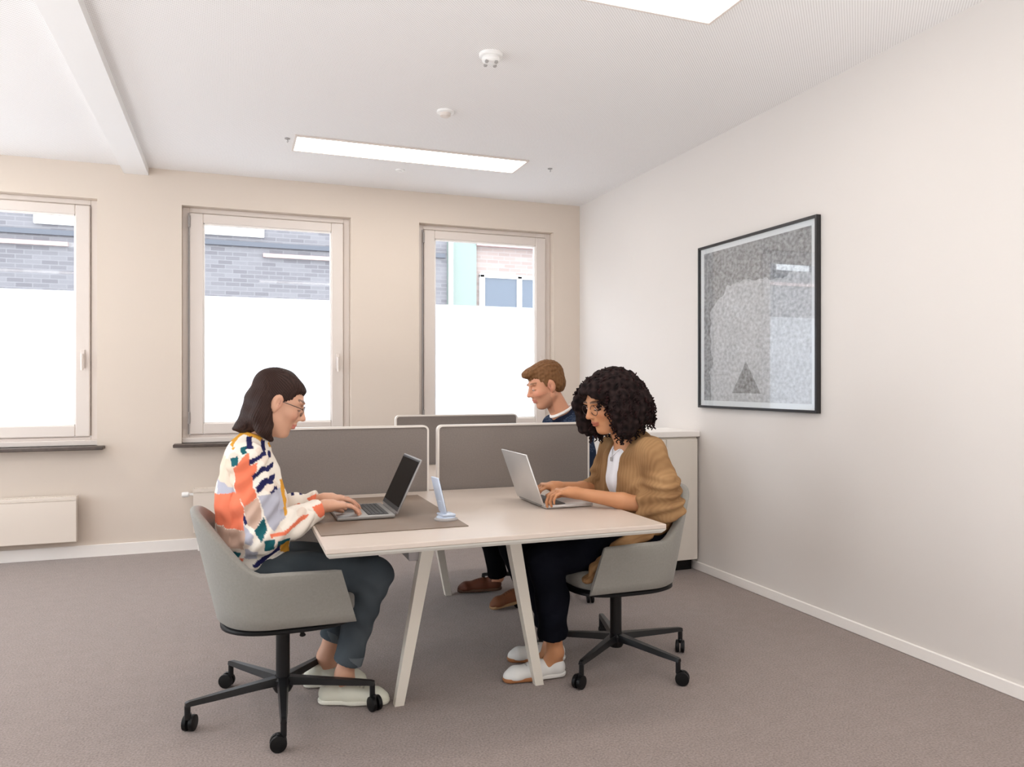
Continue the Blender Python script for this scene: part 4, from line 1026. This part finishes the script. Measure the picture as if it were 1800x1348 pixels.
    f1 = .0075 * np.sin(v[:, 2] * 115 + v[:, 0] * 40 + 5 * wob(v, 10, 1)) * arm * low; f2 = .0035 * np.sin(v[:, 1] * 70 + v[:, 0] * 60 + 3 * wob(v, 9, 4)) * (1 - arm * low)
    v = v + n * (f1 + f2 + .003 * wob(v, 50, 6))[:, None]
    cv = lerp(const(v, (.19, .10, .045)), const(v, (.38, .225, .108)), .5 + .12 * np.sin(v[:, 1] * 520) + .4 * wob(v, 25, 2))
    cg = np_obj('cardigan', v, q, M['cloth'], t, cv); cg['label'] = 'rumpled tan cardigan with sleeves pushed up'
    # trousers
    F = Field((-.14, -.25, .12), (.76, .26, .72), .0050)
    F.cone((.065, -.06, .565), (.065, .06, .565), .102, .102, .04)
    for hip, kn, an, ct in (((.08, .090, .56), kN, aN, .185), ((.08, -.090, .56), kF, aF, .19)):
        kn, an = np.array(kn), np.array(an); mid = kn * .62 + an * .38 + np.array((-.02, 0, 0)); u_ = (an - kn) / np.linalg.norm(an - kn); end = kn + u_ * ((kn[2] - ct) / -u_[2])
        F.chain([(*hip, .098), (*(kn * .5 + np.array(hip) * .5), .086), (*kn, .072)], .03); F.chain([(*kn, .072), (*mid, .073), (*end, .062), (*(end + u_ * .02), .062)], .02); F.cut(end, u_, .10)
    v, q = F.mesh(1); n = normals(v, q); v = v + n * (.003 * np.sin(v[:, 2] * 55 + v[:, 0] * 60 + 4 * wob(v, 8)))[:, None]
    tr = np_obj('trousers', v, q, M['cloth'], t, const(v, (.0045, .005, .0085)) * (1 + .3 * wob(v, 20)[:, None])); tr['label'] = 'dark navy trousers'
    shoe(t, (.515, .070, .004), (.805, .060, .004), 'shoe', 1, (.72, .72, .70), (.74, .73, .70), (.36, .15, .06), 'white shoe with tan toe cap sole')
    shoe(t, (.440, -.100, .004), (.700, -.170, .004), 'shoe', 1, (.72, .72, .70), (.74, .73, .70), (.36, .15, .06), 'white shoe with tan toe cap sole')
woman_right()

# ---- man at the far desk (faces -x) ----
def man():
    t = empty('person', (1.97, 4.25, 0), math.pi); tag(t, 'man with short light brown hair and navy jumper behind the grey desk screen', 'person')
    hd = Head((.182, 0, 1.285), 20, -4, 1.08, True); skin = (.58, .275, .165)
    sh_n, el_n, wr_n = (.035, .205, 1.03), (.060, .260, .77), (.33, .13, .80); sh_f, el_f, wr_f = (.045, -.205, 1.03), (.08, -.26, .77), (.34, -.13, .80)
    kN, aN = (.530, .140, .545), (.375, .135, .125); kF, aF = (.520, -.12, .545), (.425, -.20, .115)
    F = Field((-.16, -.37, .0), (.66, .37, 1.46), .0046)
    torso(F, [(.0, 0, .57, .115), (.0, 0, .72, .108), (.01, 0, .88, .108), (.02, 0, .97, .100)], .04, 1.5)
    F.cone((.03, -.15, 1.03), (.03, .15, 1.03), .058, .058, .05); F.cone((.045, 0, 1.05), (.14, 0, 1.22), .066, .058, .03)
    hd.build(F)
    for sh, el, wr, sd in ((sh_n, el_n, wr_n, -1), (sh_f, el_f, wr_f, 1)):
        F.chain([(*sh, .056), (*el, .042), (*wr, .028)], .02); hand(F, wr, (1, .1 * sd, -.08), sd, 1.1)
    for hip, kn, an in (((.0, .1, .56), kN, aN), ((.0, -.1, .56), kF, aF)):
        F.chain([(*hip, .088), (*kn, .060)], .03); mid = tuple(np.array(kn) * .65 + np.array(an) * .35); F.chain([(*kn, .056), (*mid, .054), (*an, .038)], .02); F.cone((an[0] - .01, an[1], .085), (an[0] + .03, an[1], .070), .03, .022, .03)
    v, q = F.mesh(1); c = const(v, skin) * (1 + .06 * wob(v, 30)[:, None]); c = hd.paint(v, c, (.50, .17, .13), (.16, .08, .04), (.66, .22, .15), (.30, .15, .09))
    np_obj('body', v, q, M['skin'], t, c); hd.eyes(t, (.12, .14, .16))
    F = Field((.0, -.12, 1.16), (.36, .12, 1.46), .0035)
    hd.el(F, (-.020, 0, .052), (.104, .083, .088)); hd.el(F, (-.052, 0, .0), (.064, .078, .070), .02); hd.el(F, (.050, 0, .098), (.058, .058, .030), .02); hd.el(F, (.088, 0, .092), (.022, .042, .018), .015)
    for sd in (-1, 1): hd.cn(F, (.018, sd * .071, .03), (.020, sd * .073, .004), .012, .006, .01)
    for sd in (-1, 1):
        hd.el(F, (-.002, sd * .092, -.010), (.026, .024, .042), .006, 'sub'); hd.cn(F, (.085, sd * .06, .030), (.075, sd * .07, -.08), .042, .05, .010, 'sub')
    hd.cn(F, (.128, 0, .040), (.12, 0, -.10), .045, .05, .010, 'sub'); hd.cn(F, (-.03, 0, -.085), (.05, 0, -.12), .045, .06, .02, 'sub')
    v, q = F.mesh(1); n = normals(v, q); v = v + n * (.002 * wob(v, 170, 1) + .0015 * np.sin(v[:, 1] * 500 + 4 * wob(v, 30)))[:, None]
    np_obj('hair', v, q, M['hair'], t, lerp(const(v, (.14, .065, .026)), const(v, (.20, .098, .042)), .5 + .5 * wob(v, 170, 3)))
    F = Field((-.18, -.40, .50), (.44, .40, 1.20), .0055)
    torso(F, [(.0, 0, .58, .135), (.0, 0, .72, .130), (.01, 0, .88, .125), (.02, 0, .97, .112)], .04, 1.45); F.cone((.03, -.155, 1.03), (.03, .155, 1.03), .068, .068, .05); F.cone((.035, 0, 1.05), (.075, 0, 1.115), .088, .074, .03)
    F.cut((.078, 0, 1.112), (.45, 0, .89), .12)
    for sh, el, wr in ((sh_n, el_n, wr_n), (sh_f, el_f, wr_f)):
        sh, el, wr = map(np.array, (sh, el, wr)); F.chain([(*sh, .072), (*(sh * .5 + el * .5), .068), (*el, .058), (*(el * .2 + wr * .8), .042), (*wr, .040)], .03); F.cut(el * .1 + wr * .9, wr - el, .10)
    F.ell((.115, 0, 1.135), (.060, .062, .062), .008, 'sub')
    v, q = F.mesh(1); n = normals(v, q); v = v + n * (.004 * wob(v, 35, 2))[:, None]
    j = lerp(const(v, (.018, .028, .055)), const(v, (.10, .12, .17)), (wob(v, 320, 1) > .35) * .7 * (v[:, 2] > .9)); j = lerp(j, const(v, (.010, .012, .025)), (np.linalg.norm(v - np.array((.085, 0, 1.118)), axis=1) < .088) * .9)
    o = np_obj('jumper', v, q, M['cloth'], t, j); o['label'] = 'speckled navy jumper'
    pts = [(.080 + .066 * math.cos(a), .066 * math.sin(a), 1.128 - .034 * math.cos(a)) for a in [2 * math.pi * k / 28 for k in range(29)]]
    MB().tube(pts, .009, 8, cap=False, flat=(.6, 1)).build('shirt_collar', M['white_trim'], t, True)
    F = Field((-.16, -.30, .08), (.64, .26, .74), .0055)
    F.cone((.0, -.07, .57), (.0, .07, .57), .115, .115, .04)
    for hip, kn, an in (((.0, .1, .56), kN, aN), ((.0, -.1, .56), kF, aF)):
        kn, an = np.array(kn), np.array(an); u_ = (an - kn) / np.linalg.norm(an - kn); F.chain([(*hip, .10), (*kn, .076)], .03); F.chain([(*kn, .076), (*(kn * .5 + an * .5), .068), (*an, .056), (*(an + u_ * .04), .056)], .02); F.cut(an + u_ * .012, u_, .09)
    v, q = F.mesh(1); tr = np_obj('trousers', v, q, M['cloth'], t, const(v, (.004, .004, .005)) * (1 + .3 * wob(v, 20)[:, None])); tr['label'] = 'black trousers'
    shoe(t, (.330, .135, .045), (.590, .150, .004), 'shoe', 1, (.17, .06, .025), (.36, .22, .11), None, 'brown leather shoe with raised heel')
    shoe(t, (.400, -.200, .014), (.665, -.270, .004), 'shoe', 1, (.13, .04, .02), (.10, .05, .03), None, 'brown leather shoe')
man()


# ------------------------------------------------------------------ outside
struct(MB().box((-30, YB + TH, -1.2), (40, 60, -1.0)).build('ground', M['asphalt']), 'street outside the windows', 'ground')
Y0 = 14.0
t = empty('neighbouring_building', (0, Y0, -1.0)); tag(t, 'lavender grey brick building across the street', 'building')
MB().box((-12, 0, 0), (3.84, 4, 6.4)).build('brick_wall', M['brick_a'], t)
MB().box((-12, -.05, 4.68), (3.80, 0, 4.76)).build('ledge', M['ext_dark'], t)
for x0, x1, z in ((-7.2, -2.50, 4.53), (.50, 3.0, 4.53)):
    MB().box((x0, -.06, z - .02), (x1, 0, z + .045)).build('pale_ledge', M['ext_pink'], t)
for x0, x1 in ((-6.4, -5.5), (-2.98, -1.94), (-.62, .52)):
    f = MB().box((x0, -.05, 4.85), (x1, .0, 6.3), .01).build('window_frame', M['ext_white'], t)
    MB().box((x0 + .07, -.06, 5.1), (x1 - .07, -.05, 6.2)).build('pane', M['ext_glass'], f)
MB().tube([(3.90, -.08, 0), (3.90, -.08, 6.4)], .045, 12).build('drain_pipe', M['ext_white'], t, True)
t = empty('teal_clad_building', (4.44, Y0, -1.0)); tag(t, 'building with a teal panel, beige brick and wide window', 'building')
MB().box((-.6, .02, 0), (.0, 4, 6.4)).build('teal_panel', M['teal_panel'], t)
MB().box((0, .1, 0), (7, 4, 5.02)).build('brick_wall', M['brick_b'], t)
MB().box((0, .05, 5.02), (7, 4, 5.9)).build('roof_band', M['bluegrey'], t)
MB().box((0, -.02, 4.97), (7, .1, 5.02)).build('pale_ledge', M['ext_pink'], t)
for x0 in (.08, 2.6):
    f = MB()
    for (a, b, z0, z1) in ((x0, x0 + .10, 3.1, 4.42), (x0 + .78, x0 + .88, 3.1, 4.42), (x0 + 1.45, x0 + 1.55, 3.1, 4.42), (x0, x0 + 1.55, 4.36, 4.44), (x0, x0 + 1.55, 3.06, 3.12)):
        f.box((a, .04, z0), (b, .12, z1), .008)
    f = f.build('window_frame', M['ext_white'], t)
    for (a, b) in ((x0 + .1, x0 + .78), (x0 + .88, x0 + 1.45)): MB().box((a, .08, 3.12), (b, .10, 4.36)).build('pane', M['ext_glass'], f)
